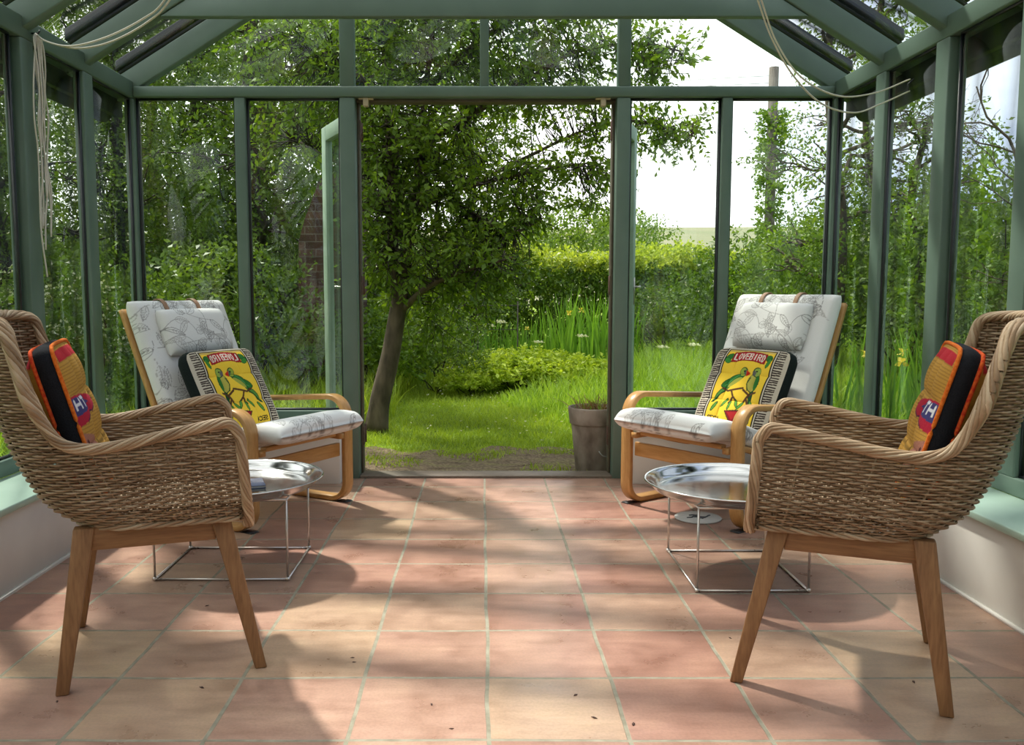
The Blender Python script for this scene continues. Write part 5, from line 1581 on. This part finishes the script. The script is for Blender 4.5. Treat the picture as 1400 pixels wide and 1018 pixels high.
    spots = [(3.35, 11.2, s2, 1.05, 'bright green shrub at the foot of the ivy pole'), (4.3, 11.6, s1, .95, 'green shrub right of the ivy pole'), (4.0, 8.4, s1, 1.0, 'dark green shrub behind the second right post'), (4.15, 7.0, s1, 1.0, 'broad green shrub behind the right double post'), (3.45, 9.0, s1, .9, 'dark green shrub behind the right corner post'), (5.1, 9.0, s2, 1.25, 'big pale shrub at the back on the right'), (3.7, 5.75, s2, .75, 'shrub behind the right wicker chair back'), (2.6, 12.5, s2, .75, 'small bright shrub left of the ivy pole'), (5.6, 11.2, s1, 1.2, 'large green shrub in the back row on the right')]
    used = set()
    for k, (x, y, v, s, lab) in enumerate(spots):
        o = v if v.name not in used else copy_tree(v); used.add(v.name)
        o.location = (x, y, GZ - .03); o.rotation_euler.z = k * 1.3; o.scale = (s, s, s * 1.05); tag(o, lab, 'shrub', 'tall shrubs on the right')
    # bare twiggy tree at the far right
    b = A(3.95, 5.0, GZ - .05); br_ = empty('bare_tree', tuple(b)); tag(br_, 'bare grey twiggy tree at the far right against the sky', 'tree')
    def l2(px, py, Y): return at(px, py, Y) - b
    tb = MB()
    main = spline([(0, 0, 0), l2(1420, 330, 5.0), l2(1385, 200, 5.0), l2(1352, 165, 5.0), l2(1335, 118, 5.0)], 30); tb.tube(main, np.linspace(.03, .004, 30), 6)
    def grow(p, d, L, r, lev):
        q = [p]
        for k in range(5):
            d = unit(d + rng.normal(0, .22, 3)); q.append(q[-1] + d * L / 5)
        tb.tube(np.array(q), np.linspace(r, r * .4, 6), 4, cap=False)
        if lev: 
            for k in range(3): grow(q[2 + k % 4], unit(d + rng.normal(0, .7, 3)), L * .6, r * .5, lev - 1)
    for j in range(8, 29, 2): grow(main[j], unit(A(-.5 + rng.normal(0, .7), rng.normal(0, .3), .55)), .50, .006, 2)
    tb.build('branches', M['bark'], br_, smooth=True)
# ------------------------------------------------------------------ light
def build_light():
    w = bpy.data.worlds.new('sky'); SC.world = w; w.use_nodes = True
    nt = w.node_tree; N, L = nt.nodes, nt.links; N.clear()
    out = N.new('ShaderNodeOutputWorld'); bg = N.new('ShaderNodeBackground'); L.new(bg.outputs[0], out.inputs[0])
    tc = N.new('ShaderNodeTexCoord')
    sp = N.new('ShaderNodeSeparateXYZ'); L.new(tc.outputs['Generated'], sp.inputs[0])
    nz = N.new('ShaderNodeTexNoise'); nz.inputs['Scale'].default_value = 2.6; nz.inputs['Detail'].default_value = 5; nz.inputs['Roughness'].default_value = .55
    mp = N.new('ShaderNodeMapping'); mp.inputs['Scale'].default_value = (1, 1, 2.2); L.new(tc.outputs['Generated'], mp.inputs[0]); L.new(mp.outputs[0], nz.inputs['Vector'])
    # clearer towards the right, bright cloud ahead
    m1 = N.new('ShaderNodeMath'); m1.operation = 'MULTIPLY_ADD'; m1.inputs[1].default_value = .75; m1.inputs[2].default_value = -.10; L.new(sp.outputs[0], m1.inputs[0])
    m2 = N.new('ShaderNodeMath'); m2.operation = 'MULTIPLY_ADD'; m2.inputs[1].default_value = .55; L.new(nz.outputs[0], m2.inputs[0]); L.new(m1.outputs[0], m2.inputs[2])
    r = ramp(N, [(.36, (1.0, 1.0, 1.0)), (.47, (.60, .66, .78)), (.58, (.34, .41, .60)), (.72, (.42, .46, .56))])
    L.new(m2.outputs[0], r.inputs[0]); L.new(r.outputs[0], bg.inputs[0]); bg.inputs[1].default_value = SKY
    sd = bpy.data.lights.new('sun', 'SUN'); so = bpy.data.objects.new('sun', sd); COL.objects.link(so)
    sd.energy = SUN; sd.angle = math.radians(3.0); sd.color = (1.0, .945, .85)
    sd.cycles.use_multiple_importance_sampling = False
    d = Vector((SUN_DIR)).normalized()            # the way the light travels
    so.rotation_euler = d.to_track_quat('-Z', 'Y').to_euler(); so.location = (-5, 8, 12)

SKY, SUN, EXPO = 2.0, 5.4, 0.12
SUN_DIR = (.62, -.76, -1.40)

build_materials()
make_camera()
build_light()
build_room()
build_furniture()
build_garden()

v = SC.view_settings
v.view_transform = 'Standard'; v.look = 'None'; v.exposure = EXPO; v.gamma = 1.0; v.use_curve_mapping = False
try:
    c = SC.cycles
    c.transparent_max_bounces = 48; c.max_bounces = 10; c.diffuse_bounces = 4; c.glossy_bounces = 4; c.transmission_bounces = 6
    c.use_denoising = True; c.caustics_reflective = False; c.caustics_refractive = False
    c.sample_clamp_indirect = 6.0
except Exception:
    pass
